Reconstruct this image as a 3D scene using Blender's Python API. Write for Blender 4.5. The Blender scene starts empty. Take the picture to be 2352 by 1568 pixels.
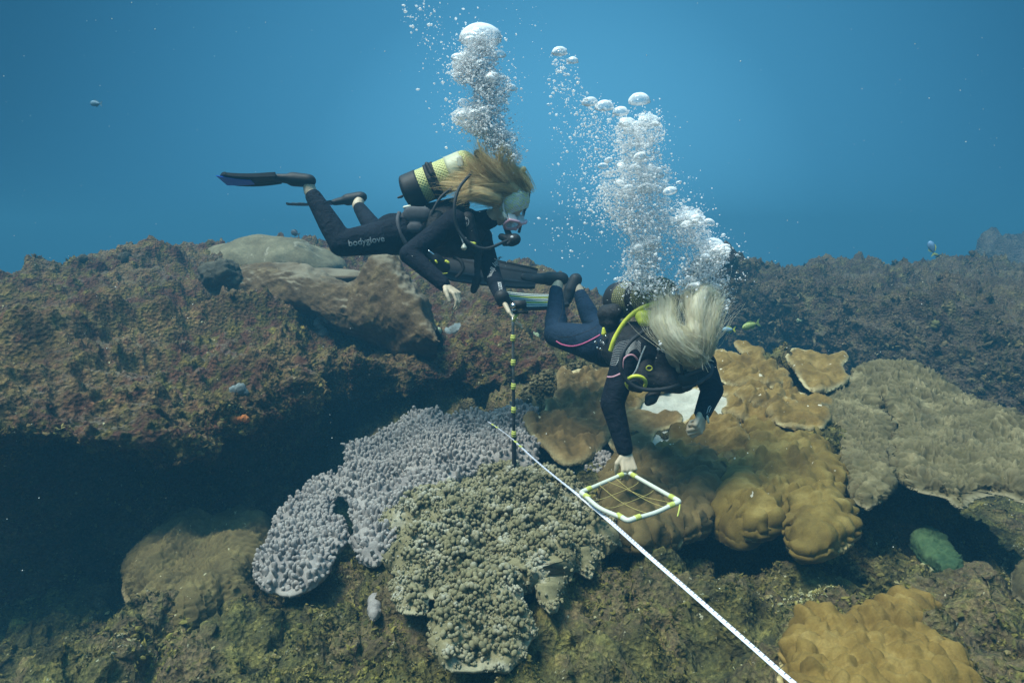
import bpy, math, random
import numpy as np
from mathutils import Vector
random.seed(7); RNG = np.random.default_rng(7)
SC = bpy.context.scene; COL = SC.collection
R = math.radians
# ---------------------------------------------------------------- camera, light, exposure
PITCH = R(8.0); CAMZ = 1.25; FPX = 1533.0; W, H = 2352.0, 1568.0
cam = bpy.data.objects.new('camera', bpy.data.cameras.new('camera')); COL.objects.link(cam)
cam.location = (0, 0, CAMZ); cam.rotation_euler = (R(90) - PITCH, 0, 0)
cam.data.sensor_width = 36; cam.data.lens = 36 * FPX / W; cam.data.clip_end = 400; cam.data.clip_start = .02
SC.camera = cam
SC.view_settings.view_transform = 'Standard'; SC.view_settings.look = 'None'
SC.view_settings.exposure = 0.48; SC.view_settings.gamma = 1.0
SC.render.engine = 'CYCLES'
SC.cycles.use_denoising = True
SC.cycles.max_bounces = 8; SC.cycles.diffuse_bounces = 4; SC.cycles.glossy_bounces = 2
SC.cycles.transmission_bounces = 4; SC.cycles.transparent_max_bounces = 24; SC.cycles.volume_bounces = 0
SC.cycles.caustics_reflective = False; SC.cycles.caustics_refractive = False
SC.cycles.sample_clamp_indirect = 4

SUN_EL, SUN_AZ = R(66), R(-118)        # azimuth measured from +Y (ahead of the camera) towards +X
sun = bpy.data.objects.new('sun', bpy.data.lights.new('sun', 'SUN')); COL.objects.link(sun)
sun.data.energy = 4.3; sun.data.angle = R(20); sun.data.color = (1.0, .97, .86)
sd = Vector((math.cos(SUN_EL) * math.sin(SUN_AZ), math.cos(SUN_EL) * math.cos(SUN_AZ), math.sin(SUN_EL)))
sun.rotation_euler = sd.to_track_quat('Z', 'Y').to_euler()

world = bpy.data.worlds.new('World'); SC.world = world; world.use_nodes = True
nt = world.node_tree; nt.nodes.clear(); L = nt.links.new
def wn(t, **k):
    n = nt.nodes.new(t)
    for a, b in k.items(): setattr(n, a, b)
    return n
out = wn('ShaderNodeOutputWorld'); bg = wn('ShaderNodeBackground'); L(bg.outputs[0], out.inputs[0])
sky = wn('ShaderNodeTexSky', sky_type='NISHITA', sun_disc=False, sun_elevation=SUN_EL, sun_rotation=SUN_AZ)
tint = wn('ShaderNodeMixRGB', blend_type='MULTIPLY'); tint.inputs[0].default_value = 1
L(sky.outputs[0], tint.inputs[1]); tint.inputs[2].default_value = (.17, .34, .31, 1)     # sky seen through metres of water
geo = wn('ShaderNodeNewGeometry')
tc = wn('ShaderNodeTexCoord')
# water radiance: brightest in a broad lobe ahead of the camera, dim to the sides and below
dot = wn('ShaderNodeVectorMath', operation='DOT_PRODUCT'); L(tc.outputs['Generated'], dot.inputs[0])
ld = Vector((.06, 1, .0)).normalized(); dot.inputs[1].default_value = ld
ramp = wn('ShaderNodeValToRGB'); L(dot.outputs['Value'], ramp.inputs[0])
cr = ramp.color_ramp; cr.interpolation = 'B_SPLINE'
WCOL = [(0.0, (.012, .045, .065)), (.55, (.010, .048, .09)), (.76, (.009, .066, .14)), (.93, (.038, .195, .355)), (1.0, (.095, .36, .58))]
cr.elements[0].position = WCOL[0][0]; cr.elements[0].color = (*WCOL[0][1], 1)
cr.elements[1].position = 1.0; cr.elements[1].color = (*WCOL[-1][1], 1)
for p_, c_ in WCOL[1:-1]:
    e = cr.elements.new(p_); e.color = (*c_, 1)
add = wn('ShaderNodeMixRGB', blend_type='ADD'); add.inputs[0].default_value = 1
L(ramp.outputs[0], add.inputs[1])
sepz = wn('ShaderNodeSeparateXYZ'); L(tc.outputs['Generated'], sepz.inputs[0])
up = wn('ShaderNodeMapRange', interpolation_type='SMOOTHSTEP'); L(sepz.outputs[2], up.inputs[0])
up.inputs[1].default_value = .30; up.inputs[2].default_value = 1.0
upm = wn('ShaderNodeMixRGB', blend_type='MULTIPLY'); upm.inputs[0].default_value = 1
L(tint.outputs[0], upm.inputs[1]); L(up.outputs[0], upm.inputs[2])
L(upm.outputs[0], add.inputs[2]); L(add.outputs[0], bg.inputs[0]); bg.inputs[1].default_value = 1.0

# ---------------------------------------------------------------- projection helpers
FW = np.array([0, math.cos(PITCH), -math.sin(PITCH)]); UPV = np.array([0, math.sin(PITCH), math.cos(PITCH)])
CAM = np.array([0, 0, CAMZ])
def ray(px, py):
    return FW + (px - W / 2) / FPX * np.array([1., 0, 0]) - (py - H / 2) / FPX * UPV
def P(px, py, Y):
    d = ray(px, py); return CAM + d * (Y / d[1])
def Zp(px, py, z):
    d = ray(px, py); return CAM + d * ((z - CAMZ) / d[2])
def march(px, py, fn, y0=1.0, y1=9.0, n=900):
    d = ray(px, py); d = d / d[1]; Ys = np.linspace(y0, y1, n)
    q = CAM[None] + d[None] * Ys[:, None]
    g = q[:, 2] - fn(q[:, 0], q[:, 1])
    k = np.argmax(g < 0) if (g < 0).any() else n - 1
    if k > 0:
        t = g[k - 1] / (g[k - 1] - g[k] + 1e-9); q_ = q[k - 1] * (1 - t) + q[k] * t
    else: q_ = q[0]
    return q_

# ---------------------------------------------------------------- noise
def _h(ix, iy, iz, s):
    n = (ix * 374761393 + iy * 668265263 + iz * 2147483647 + s * 974634777).astype(np.uint64) & np.uint64(0xffffffff)
    n = ((n ^ (n >> np.uint64(13))) * np.uint64(1274126177)) & np.uint64(0xffffffff)
    n = ((n ^ (n >> np.uint64(16))) * np.uint64(2246822519)) & np.uint64(0xffffffff)
    return ((n ^ (n >> np.uint64(15))) & np.uint64(0xffffff)).astype(np.float64) / float(0xffffff)
def vnoise(p, seed=0):
    i = np.floor(p).astype(np.int64); f = p - i; u = f * f * f * (f * (f * 6 - 15) + 10)
    r = 0
    for dx in (0, 1):
        wx = u[:, 0] if dx else 1 - u[:, 0]
        for dy in (0, 1):
            wy = u[:, 1] if dy else 1 - u[:, 1]
            for dz in (0, 1):
                wz = u[:, 2] if dz else 1 - u[:, 2]
                hx = _h(i[:, 0] + dx, i[:, 1] + dy, i[:, 2] + dz, seed) * 2 - 1
                hy = _h(i[:, 0] + dx, i[:, 1] + dy, i[:, 2] + dz, seed + 11) * 2 - 1
                hz = _h(i[:, 0] + dx, i[:, 1] + dy, i[:, 2] + dz, seed + 23) * 2 - 1
                r = r + wx * wy * wz * (hx * (f[:, 0] - dx) + hy * (f[:, 1] - dy) + hz * (f[:, 2] - dz))
    return r * 1.3
def fbm(p, sc, octv=4, seed=0, gain=.5, ridge=False):
    r = 0; a = 1.0
    for o in range(octv):
        n = vnoise(p * (sc * 2.03 ** o) + o * 17.3, seed + o * 5)
        if ridge: n = .5 - np.abs(n) * 1.6
        r = r + a * n; a *= gain
    return r
def worley2(x, y, s, seed=0, jit=.9):
    """distance to nearest and second nearest jittered point, cell size s, plus id hash"""
    gx = x / s; gy = y / s; ix = np.floor(gx).astype(np.int64); iy = np.floor(gy).astype(np.int64)
    d1 = np.full(x.shape, 9.); d2 = np.full(x.shape, 9.); idh = np.zeros(x.shape)
    z = np.zeros_like(ix)
    for a in (-1, 0, 1):
        for b in (-1, 0, 1):
            jx = ix + a + .5 + (_h(ix + a, iy + b, z, seed) - .5) * jit
            jy = iy + b + .5 + (_h(ix + a, iy + b, z, seed + 7) - .5) * jit
            d = np.hypot(gx - jx, gy - jy); hh = _h(ix + a, iy + b, z, seed + 31)
            m = d < d1
            d2 = np.where(m, d1, np.minimum(d2, d)); idh = np.where(m, hh, idh); d1 = np.where(m, d, d1)
    return d1, d2, idh

# ---------------------------------------------------------------- object helpers
def tag(o, label=None, cat=None, group=None, kind=None):
    if label: o['label'] = label
    if cat: o['category'] = cat
    if group: o['group'] = group
    if kind: o['kind'] = kind
    return o
def mk(name, v, f, mat, parent=None, smooth=True, attrs=None, mats=None, midx=None):
    v = np.asarray(v, dtype=np.float64)
    loc = np.zeros(3)
    if parent is not None: loc = np.array(parent.location)
    me = bpy.data.meshes.new(name)
    me.from_pydata((v - loc).tolist(), [], f if isinstance(f, list) else np.asarray(f).tolist())
    if smooth: me.polygons.foreach_set('use_smooth', [True] * len(me.polygons))
    if attrs:
        for k, a in attrs.items():
            at_ = me.attributes.new(k, 'FLOAT', 'POINT'); at_.data.foreach_set('value', np.asarray(a, dtype=np.float32))
    for m in (mats or [mat]): me.materials.append(m)
    if midx is not None: me.polygons.foreach_set('material_index', np.asarray(midx, dtype=np.int32))
    me.update()
    o = bpy.data.objects.new(name, me); COL.objects.link(o)
    if parent is not None: o.parent = parent
    return o
def empty(name, loc):
    o = bpy.data.objects.new(name, None); COL.objects.link(o); o.location = tuple(loc); return o
class MB:
    """collects pieces of one mesh"""
    def __init__(s): s.v = []; s.f = []; s.n = 0; s.a = []
    def add(s, v, f, a=None):
        v = np.asarray(v, float); s.v.append(v)
        s.f += [tuple(int(i) + s.n for i in q) for q in f]; s.n += len(v)
        s.a.append(np.full(len(v), 0.) if a is None else (np.full(len(v), float(a)) if np.isscalar(a) else np.asarray(a, float)))
    def build(s, name, mat, parent=None, smooth=True, attr=None):
        return mk(name, np.concatenate(s.v), s.f, mat, parent, smooth, {attr: np.concatenate(s.a)} if attr else None)
def batch(tv, tf, M, T):
    """template verts (k,3), faces list; M (n,3,3), T (n,3) -> arrays"""
    n = len(T); k = len(tv)
    v = np.einsum('nij,kj->nki', M, tv) + T[:, None]
    tf4 = [np.asarray([q for q in tf if len(q) == c]) for c in (3, 4)]
    fs = []
    for t in tf4:
        if len(t): fs.append((t[None] + (np.arange(n) * k)[:, None, None]).reshape(-1, t.shape[1]))
    return v.reshape(-1, 3), [x for a in fs for x in a.tolist()]
def frames(n_, spin=None):
    """rotation matrices taking Z to normals n_"""
    n_ = n_ / np.linalg.norm(n_, axis=1, keepdims=True)
    a = np.where(np.abs(n_[:, :1]) < .8, np.array([[1., 0, 0]]), np.array([[0, 1., 0]]))
    x = np.cross(a, n_); x /= np.linalg.norm(x, axis=1, keepdims=True); y = np.cross(n_, x)
    if spin is not None:
        c, s = np.cos(spin)[:, None], np.sin(spin)[:, None]; x, y = x * c + y * s, -x * s + y * c
    return np.stack([x, y, n_], axis=2)
def cr_interp(C, m):
    """Catmull-Rom along axis 0 of C (n,...) to m samples"""
    n = len(C); t = np.linspace(0, n - 1, m); i = np.clip(np.floor(t).astype(int), 0, n - 2); u = t - i
    g = lambda k: C[np.clip(k, 0, n - 1)]
    sh = (m,) + (1,) * (C.ndim - 1); u = u.reshape(sh)
    p0, p1, p2, p3 = g(i - 1), g(i), g(i + 1), g(i + 2)
    return .5 * (2 * p1 + (-p0 + p2) * u + (2 * p0 - 5 * p1 + 4 * p2 - p3) * u ** 2 + (-p0 + 3 * p1 - 3 * p2 + p3) * u ** 3)
def grid_faces(a, b):
    i = np.arange(a - 1)[:, None] * b + np.arange(b - 1)[None]
    return np.stack([i, i + b, i + b + 1, i + 1], -1).reshape(-1, 4)
def grid_normals(G):
    du = np.gradient(G, axis=0); dv = np.gradient(G, axis=1); n = np.cross(du, dv)
    return n / (np.linalg.norm(n, axis=2, keepdims=True) + 1e-9)
def tube(pts, rad, seg=8, cap=True):
    pts = np.asarray(pts, float); n = len(pts); rad = np.full(n, rad) if np.isscalar(rad) else np.asarray(rad, float)
    t = np.gradient(pts, axis=0); t /= np.linalg.norm(t, axis=1, keepdims=True) + 1e-9
    x = np.cross(t[0], [0, 0, 1.]); 
    if np.linalg.norm(x) < .1: x = np.cross(t[0], [0, 1., 0])
    xs = []
    for k in range(n):
        x = x - t[k] * np.dot(x, t[k]); x /= np.linalg.norm(x) + 1e-9; xs.append(x)
    xs = np.array(xs); ys = np.cross(t, xs); a = np.arange(seg) * 2 * math.pi / seg
    v = pts[:, None] + rad[:, None, None] * (xs[:, None] * np.cos(a)[None, :, None] + ys[:, None] * np.sin(a)[None, :, None])
    f = [(k * seg + j, k * seg + (j + 1) % seg, (k + 1) * seg + (j + 1) % seg, (k + 1) * seg + j) for k in range(n - 1) for j in range(seg)]
    if cap: f += [tuple(range(seg))[::-1], tuple((n - 1) * seg + j for j in range(seg))]
    return v.reshape(-1, 3), f
def curve(pts, m=24): return cr_interp(np.array([np.asarray(p, float) for p in pts]), m)
def ico(sub=1):
    import bmesh
    b = bmesh.new(); bmesh.ops.create_icosphere(b, subdivisions=sub, radius=1); v = np.array([x.co[:] for x in b.verts])
    f = [[y.index for y in x.verts] for x in b.faces]; b.free(); return v, f
ICO1, ICO2, ICO3 = ico(1), ico(2), ico(3)

# ---------------------------------------------------------------- materials
def material(name, build, rough=.8, spec=.3):
    m = bpy.data.materials.new(name); m.use_nodes = True; n = m.node_tree; b = n.nodes['Principled BSDF']
    b.inputs['Roughness'].default_value = rough; b.inputs['Specular IOR Level'].default_value = spec
    if build: build(n, b)
    return m
def node(n, t, ins=None, **k):
    x = n.nodes.new(t)
    for a, b in k.items(): setattr(x, a, b)
    for a, b in (ins or {}).items():
        if isinstance(b, bpy.types.NodeSocket): n.links.new(b, x.inputs[a])
        else: x.inputs[a].default_value = b
    return x
def pos(n): return node(n, 'ShaderNodeNewGeometry').outputs['Position']
def noise(n, scale, detail=4, rough=.55, vec=None, dist=0):
    return node(n, 'ShaderNodeTexNoise', {'Vector': vec or pos(n), 'Scale': scale, 'Detail': detail, 'Roughness': rough, 'Distortion': dist}).outputs[0]
def rampn(n, fac, stops, interp='LINEAR'):
    r = node(n, 'ShaderNodeValToRGB', {0: fac}); c = r.color_ramp; c.interpolation = interp
    c.elements[0].position, c.elements[0].color = stops[0][0], (*stops[0][1], 1)
    c.elements[1].position, c.elements[1].color = stops[-1][0], (*stops[-1][1], 1)
    for p_, q in stops[1:-1]: c.elements.new(p_).color = (*q, 1)
    return r.outputs[0]
def mix(n, fac, a, b, mode='MIX'):
    x = node(n, 'ShaderNodeMixRGB', {0: fac}, blend_type=mode)
    for i, c in ((1, a), (2, b)):
        if isinstance(c, bpy.types.NodeSocket): n.links.new(c, x.inputs[i])
        else: x.inputs[i].default_value = (*c, 1)
    return x.outputs[0]
def step(n, v, a, b): return node(n, 'ShaderNodeMapRange', {0: v, 1: a, 2: b}, interpolation_type='SMOOTHSTEP').outputs[0]
def attr(n, name): return node(n, 'ShaderNodeAttribute', attribute_name=name).outputs['Fac']
def bump(n, b, h, strength=.5, dist=.01):
    x = node(n, 'ShaderNodeBump', {'Height': h, 'Strength': strength, 'Distance': dist}); n.links.new(x.outputs[0], b.inputs['Normal'])
def plain(name, col, rough=.5, spec=.4, var=.12, scale=30, metal=0):
    def bd(n, b):
        c = rampn(n, noise(n, scale, 3), [(.3, tuple(x * (1 - var) for x in col)), (.7, tuple(min(1, x * (1 + var)) for x in col))])
        n.links.new(c, b.inputs['Base Color']); b.inputs['Metallic'].default_value = metal
    return material(name, bd, rough, spec)
def reef_mat(name, cols, scale=1.0, speck=.66, bumpd=.02, sand=0.0):
    """turf covered reef rock: patches of several growths, fine mottling, pale and dark specks"""
    def bd(n, b):
        big = noise(n, 1.7 * scale, 3, .5); mid = noise(n, 9 * scale, 5, .6); fine = noise(n, 55 * scale, 4, .65)
        c1 = rampn(n, mid, [(.3, cols[0]), (.45, cols[1]), (.56, cols[2]), (.7, cols[3])])
        c2 = rampn(n, noise(n, 14 * scale, 4, .6), [(.3, cols[2]), (.5, cols[4]), (.68, cols[1])])
        c = mix(n, step(n, big, .42, .6), c1, c2)
        c = mix(n, .8, c, rampn(n, noise(n, 3.3 * scale, 5, .6), [(.32, (.45, .40, .38)), (.5, (1, 1, 1)), (.68, (1.6, 1.6, 1.35))]), 'MULTIPLY')
        c = mix(n, .65, c, rampn(n, fine, [(.25, (.25, .25, .25)), (.5, (.95, .95, .95)), (.72, (2.2, 2.1, 1.8))]), 'MULTIPLY')
        v = node(n, 'ShaderNodeTexVoronoi', {'Vector': pos(n), 'Scale': 38 * scale, 'Randomness': 1.0})
        sp = noise(n, 23 * scale, 3, .7)
        c = mix(n, step(n, sp, speck, speck + .07), c, cols[5])
        sp2 = noise(n, 7.3 * scale, 5, .75, dist=1.0)
        c = mix(n, step(n, sp2, .66, .72), c, cols[6])
        if sand > 0:
            nz = node(n, 'ShaderNodeSeparateXYZ', {0: node(n, 'ShaderNodeNewGeometry').outputs['Normal']}).outputs[2]
            k = node(n, 'ShaderNodeMath', {0: step(n, nz, .75, .98), 1: step(n, noise(n, 2.6 * scale, 3), .45, .6)}, operation='MULTIPLY').outputs[0]
            k = node(n, 'ShaderNodeMath', {0: k, 1: sand}, operation='MULTIPLY').outputs[0]
            c = mix(n, k, c, (.17, .15, .12))
        n.links.new(c, b.inputs['Base Color'])
        hh = node(n, 'ShaderNodeMath', {0: fine, 1: v.outputs['Distance']}, operation='ADD').outputs[0]
        hh = node(n, 'ShaderNodeMath', {0: hh, 1: mid}, operation='ADD').outputs[0]
        bump(n, b, hh, .9, bumpd)
    return material(name, bd, .9, .15)
# ---------------------------------------------------------------- reef materials
maroon, plum, olive, ochre, tan_, pale, rust = (.070, .028, .018), (.095, .046, .028), (.085, .075, .024), (.22, .165, .045), (.145, .10, .048), (.5, .47, .28), (.16, .07, .025)
M_LEFT = reef_mat('turf_rock_left', [maroon, plum, olive, ochre, tan_, pale, rust], 1.0, .67, .03, .5)
M_RIGHT = reef_mat('turf_rock_right', [(.045, .036, .026), (.075, .052, .036), (.085, .075, .036), (.16, .14, .07), (.105, .08, .05), (.44, .43, .32), (.13, .075, .04)], .9, .68, .04, .4)
M_BED = reef_mat('turf_rock_near', [(.034, .036, .020), (.070, .068, .028), (.115, .108, .036), (.21, .185, .06), (.12, .09, .05), (.45, .44, .3), (.22, .18, .03)], 1.3, .66, .02, 0)
M_FAR = reef_mat('far_rock', [(.05, .05, .05), (.08, .07, .06), (.09, .09, .07), (.12, .11, .09), (.09, .08, .07), (.2, .2, .18), (.1, .08, .07)], .6, .7, .05)

def pillow(p, f, amp, seed):
    """rounded lumps parted by creases"""
    q = p + .35 / f * np.stack([vnoise(p * f * .9, seed + 50), vnoise(p * f * .9, seed + 51), vnoise(p * f * .9, seed + 52)], 1)
    return (np.sqrt(np.abs(vnoise(q * f, seed)) + .004) - .38) * amp
# ---------------------------------------------------------------- support surfaces
def table(X, Y):
    """macro height of the coral covered shelf"""
    z = np.interp(Y, [1.2, 1.9, 2.5, 3.4, 4.2, 5.0, 6.0, 8], [-.10, -.04, 0.0, .05, .22, .42, .50, .45])
    z = z - .34 * np.clip(-X - .35, 0, 3) + .13 * np.clip((X - .8) / .8, 0, 1)
    return z
CT = [(100,1500,-.75),(300,1530,-.42),(450,1420,-.42),(600,1500,-.36),(700,1420,-.34),(850,1450,-.2),(1000,1560,-.26),(1250,1560,-.25),
      (1400,1400,-.12),(1550,1520,-.24),(1600,1340,-.08),(1480,1310,-.05),(1750,1310,-.08),(1850,1330,-.12),(1950,1290,-.14),(1680,1480,-.62),(1750,1530,-.7),(1620,1420,-.5),(1900,1420,-.42),
      (2050,1360,-.1),(2200,1400,-.04),(2352,1450,-.03),(2200,1560,-.05),(2300,1250,-.7),(2200,1190,-.65),(2480,1250,-.7),(2150,1340,-.12),
      (0,1300,-1.0),(200,1200,-1.0),(450,1150,-1.0),(-300,1300,-1.0),(560,1080,-1.0),(520,1230,-.8), (250,1400,-.75), (680,1300,-.5)]
ctp = [np.append(Zp(a, b, z)[:2], z) for a, b, z in CT]
for X_, Y_ in [(x, y) for x in (-.4, 0, .4, .9, 1.3) for y in (2.3, 2.9, 3.5, 4.1, 4.7, 5.4)] + [(1.8, 4.2), (1.8, 4.8), (.4, 5.9), (1.2, 5.9), (1.6, 3.7)]:
    ctp.append(np.array([X_, Y_, table(np.array([X_]), np.array([Y_]))[0] - .09]))
for q in [(-1.0, 3.4, -.7), (-.9, 4.0, -1.0), (-.4, 4.6, -.9), (.0, 5.0, -.3), (-2, 4, -1), (-3, 3, -1.1), (0, 1.2, -.3), (-1, 1.2, -.5), (1, 1.2, -.3), (2.6, 4.6, -.5), (3.2, 4.5, -.7), (2.5, 5.6, -.4), (2.2, 6.5, -.2), (3.5, 3.5, -.8), (4, 6, -.9), (0.6, 7.5, .3), (1.5, 7.5, .0), (-4, 8, -1), (4, 9, -1), (0, 10, -.6), (2.6, 2.6, -.6)]: ctp.append(np.array(q))
ctp = np.array(ctp)
def bed0(X, Y):
    sh = X.shape; X = X.ravel(); Y = Y.ravel(); num = 0; den = 1e-9
    for c in ctp:
        w = 1 / ((X - c[0]) ** 2 + (Y - c[1]) ** 2 + .012) ** 2.0
        num = num + w * c[2]; den = den + w
    far = np.clip((np.hypot(X - .3, Y - 4) - 6.5) / 4, 0, 1)
    return ((num / den) * (1 - far) + far * -1.15).reshape(sh)
def bed(X, Y):
    z = bed0(X, Y); sh = z.shape
    p = np.stack([X.ravel(), Y.ravel(), z.ravel()], 1)
    a = fbm(p, 2.3, 3, 3) * .13 + fbm(p, 9, 4, 5, .55) * .05
    w = worley2(p[:, 0] + .05 * vnoise(p * 9, 4), p[:, 1] + .05 * vnoise(p * 9, 6), .11, 9)
    a = a + (.5 - w[0]) * .022 * (w[2] * 1.3) + pillow(p, 3.6, .17, 71) + pillow(p, 9.5, .075, 72) + pillow(p, 24, .028, 73)
    return z + a.reshape(sh)
def axis(lo, a, b, hi, s, far_n):
    l = a - np.cumsum(s * 1.12 ** np.arange(1, 200)); l = l[l > lo][::-1]
    r = b + np.cumsum(s * 1.12 ** np.arange(1, 200)); r = r[r < hi]
    return np.concatenate([[lo], l, np.arange(a, b, s), r, [hi]])
xs = axis(-26, -2.6, 3.0, 26, .017, 0); ys = axis(-9, 1.25, 5.6, 34, .017, 0)
XX, YY = np.meshgrid(xs, ys, indexing='ij')
ZZ = bed(XX, YY)
v = np.stack([XX, YY, ZZ], -1)
# small sideways displacement so that lumps overhang a little
pf = v.reshape(-1, 3)
near = np.clip(1 - (np.hypot(pf[:, 0], pf[:, 1] - 3) - 4) / 3, 0, 1)
pf[:, 0] += fbm(pf, 11, 2, 41) * .045 * near; pf[:, 1] += fbm(pf, 11, 2, 47) * .045 * near
bedo = mk('seabed', pf, grid_faces(len(xs), len(ys))[:, ::-1], M_BED); tag(bedo, kind='structure')

def loft(name, cols, nu, nv, mat, amp=(.16, .07, .028), fs=(1.1, 4.5, 17), seed=1, grooves=(), ret=False, hard=0.0):
    C = np.array([[P(*q) if len(q) == 3 else np.array(q[1:]) for q in c] for c in cols])
    G = cr_interp(C, nu); G = np.swapaxes(cr_interp(np.swapaxes(G, 0, 1), nv), 0, 1)
    N = grid_normals(G); p = G.reshape(-1, 3); n = N.reshape(-1, 3)
    a = fbm(p, fs[0], 3, seed) * amp[0] + fbm(p, fs[1], 3, seed + 3, .6) * amp[1] + fbm(p, fs[2], 4, seed + 7, .6) * amp[2]
    w = fbm(p, 2.6, 3, seed + 13, .55, ridge=True); a = a - np.clip(w - .45, 0, 1) * hard
    a = a + pillow(p, 1.3, amp[0] * 1.0, seed + 20) + pillow(p, 4.2, amp[1] * 1.1, seed + 21) + pillow(p, 12, amp[2] * 1.3, seed + 22) + pillow(p, 30, amp[2] * .5, seed + 23)
    p = p + n * a[:, None]
    for poly, wd, dp in grooves:
        q = np.array([P(*s) for s in poly]); dmin = np.full(len(p), 9.)
        for s0, s1 in zip(q[:-1, :2], q[1:, :2]):
            e = s1 - s0; t = np.clip(((p[:, :2] - s0) @ e) / (e @ e), 0, 1); dmin = np.minimum(dmin, np.linalg.norm(p[:, :2] - s0 - t[:, None] * e, axis=1))
        p = p - n * (dp * np.exp(-(dmin / wd) ** 2))[:, None]
    o = mk(name, p, grid_faces(nu, nv), mat)
    tag(o, kind='structure')
    return o, p, n

# left ledge: columns run from behind the crest, over the top, round the lip and under it
def lcol(px, rows, back, foot):
    r = [(px, *q) for q in rows]
    b0 = P(*r[0]); c = [('w', b0[0], b0[1] + 2.5, -1.2), ('w', b0[0], b0[1] + 1.0, b0[2] - .45)] + r
    l = P(*r[-1])
    c += [('w', l[0] - .05, l[1] + .45, l[2] - .12), ('w', l[0] - .1, l[1] + .75, l[2] - .5), ('w', l[0] - .1, l[1] + .6, -1.3)]
    return c
LC = [lcol(-900, [(800,3.6),(850,3.2),(900,2.9),(950,2.6),(1020,2.5),(1060,2.55)],0,0),
      lcol(-450, [(700,4.6),(770,4.0),(850,3.5),(930,3.1),(1010,2.95),(1060,3.0)],0,0),
      lcol(-100, [(655,5.3),(710,4.6),(810,3.8),(900,3.3),(985,3.05),(1030,3.1)],0,0),
      lcol(130, [(598,6.1),(665,5.2),(790,4.1),(905,3.45),(990,3.2),(1030,3.3)],0,0),
      lcol(380, [(574,7.2),(650,5.9),(780,4.5),(905,3.7),(1012,3.4),(1045,3.5)],0,0),
      lcol(520, [(566,7.7),(650,6.1),(778,4.7),(890,3.9),(985,3.65),(1012,3.75)],0,0),
      lcol(650, [(560,8.2),(650,6.4),(775,4.9),(865,4.2),(925,4.05),(950,4.2)],0,0),
      lcol(760, [(562,8.6),(655,6.8),(765,5.3),(828,4.85),(868,4.85),(895,5.0)],0,0),
      lcol(960, [(590,8.8),(665,7.0),(765,5.6),(830,5.0),(878,4.85),(905,5.0)],0,0),
      lcol(1200, [(606,8.8),(685,7.0),(765,5.8),(825,5.25),(868,5.1),(890,5.2)],0,0),
      lcol(1380, [(680,8.4),(725,7.0),(780,6.0),(820,5.5),(855,5.35),(875,5.45)],0,0),
      lcol(1520, [(730,8.0),(760,7.0),(790,6.2),(825,5.7),(860,5.6),(880,5.7)],0,0)]
left, LP_, LN_ = loft('reef_ledge', LC, 640, 460, M_LEFT, (.15, .085, .028), (1.0, 3.2, 12), 3, hard=.14,
    grooves=[([(-300,800,3.9),(0,800,3.9),(120,775,4.1),(250,742,4.6),(420,722,4.9),(600,715,5.3)], .16, .22)])
# right ledge
def rcol(px, rows):
    r = [(px, *q) for q in rows]; b0 = P(*r[0]); l = P(*r[-1])
    return [('w', b0[0] + .3, b0[1] + 3.5, -1.2), ('w', b0[0] + .1, b0[1] + 1.2, b0[2] - .3)] + r + [('w', l[0], l[1] + .35, l[2] - .3), ('w', l[0], l[1] + .35, -1.4)]
RC = [rcol(1560, [(720,10),(730,9.6),(740,9.5),(750,9.4),(770,9.3)]),
      rcol(1640, [(606,10.2),(635,9.3),(676,9),(715,8.8),(750,8.7)]),
      rcol(1760, [(610,10),(642,8.9),(696,8.5),(750,8.3),(790,8.2)]),
      rcol(1900, [(610,9.8),(650,8.3),(716,7.7),(780,7.4),(836,7.3)]),
      rcol(2060, [(612,9.6),(660,7.6),(748,6.8),(826,6.5),(896,6.4)]),
      rcol(2220, [(616,9.3),(674,6.9),(780,6.1),(876,5.8),(938,5.7)]),
      rcol(2400, [(622,9.0),(700,6.2),(830,5.4),(930,5.1),(995,5.0)]),
      rcol(2650, [(625,8.6),(728,5.6),(860,4.8),(960,4.5),(1030,4.45)]),
      rcol(3000, [(560,8),(700,5),(870,4.2),(980,4),(1050,3.95)])]
right, RP_, RN_ = loft('reef_ledge', RC, 480, 300, M_RIGHT, (.17, .11, .045), (.9, 3.0, 11), 31, hard=.12)
FC = [[('w', 8.0 + i * 1.15, 19, -1.2), ('w', 8.0 + i * 1.15, 16.5, .3 + h_), ('w', 7.8 + i * 1.15, 14.5, .9 + h_), ('w', 7.6 + i * 1.15, 12.5, .3 + h_ * .6), ('w', 7.6 + i * 1.15, 11.5, -1.3)] for i, h_ in enumerate([-1.9, -.6, .25, .55, .72, .82, .9, 1.0, 1.0, .8])]
far, _, _ = loft('far_reef_hill', FC, 120, 70, M_FAR, (.5, .3, .1), (.5, 1.4, 5), 61)

# ---------------------------------------------------------------- haze: the water itself
def box(x0, x1, y0, y1, z0, z1):
    v = [(x, y, z) for z in (z0, z1) for y in (y0, y1) for x in (x0, x1)]
    return v, [(0, 2, 3, 1), (4, 5, 7, 6), (0, 1, 5, 4), (2, 6, 7, 3), (0, 4, 6, 2), (1, 3, 7, 5)]
hm = bpy.data.materials.new('water_haze'); hm.use_nodes = True; hn = hm.node_tree; hn.nodes.clear()
ho = hn.nodes.new('ShaderNodeOutputMaterial'); hv = hn.nodes.new('ShaderNodeVolumePrincipled'); hn.links.new(hv.outputs[0], ho.inputs['Volume'])
hv.inputs['Color'].default_value = (.068, .275, .435, 1); hv.inputs['Density'].default_value = .046; hv.inputs['Anisotropy'].default_value = .05
hz_v, hz_f = box(-27, 27, -10, 36, -3.2, 2.8)
hz = mk('haze', hz_v, hz_f, hm, smooth=False); tag(hz, kind='stuff')
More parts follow.
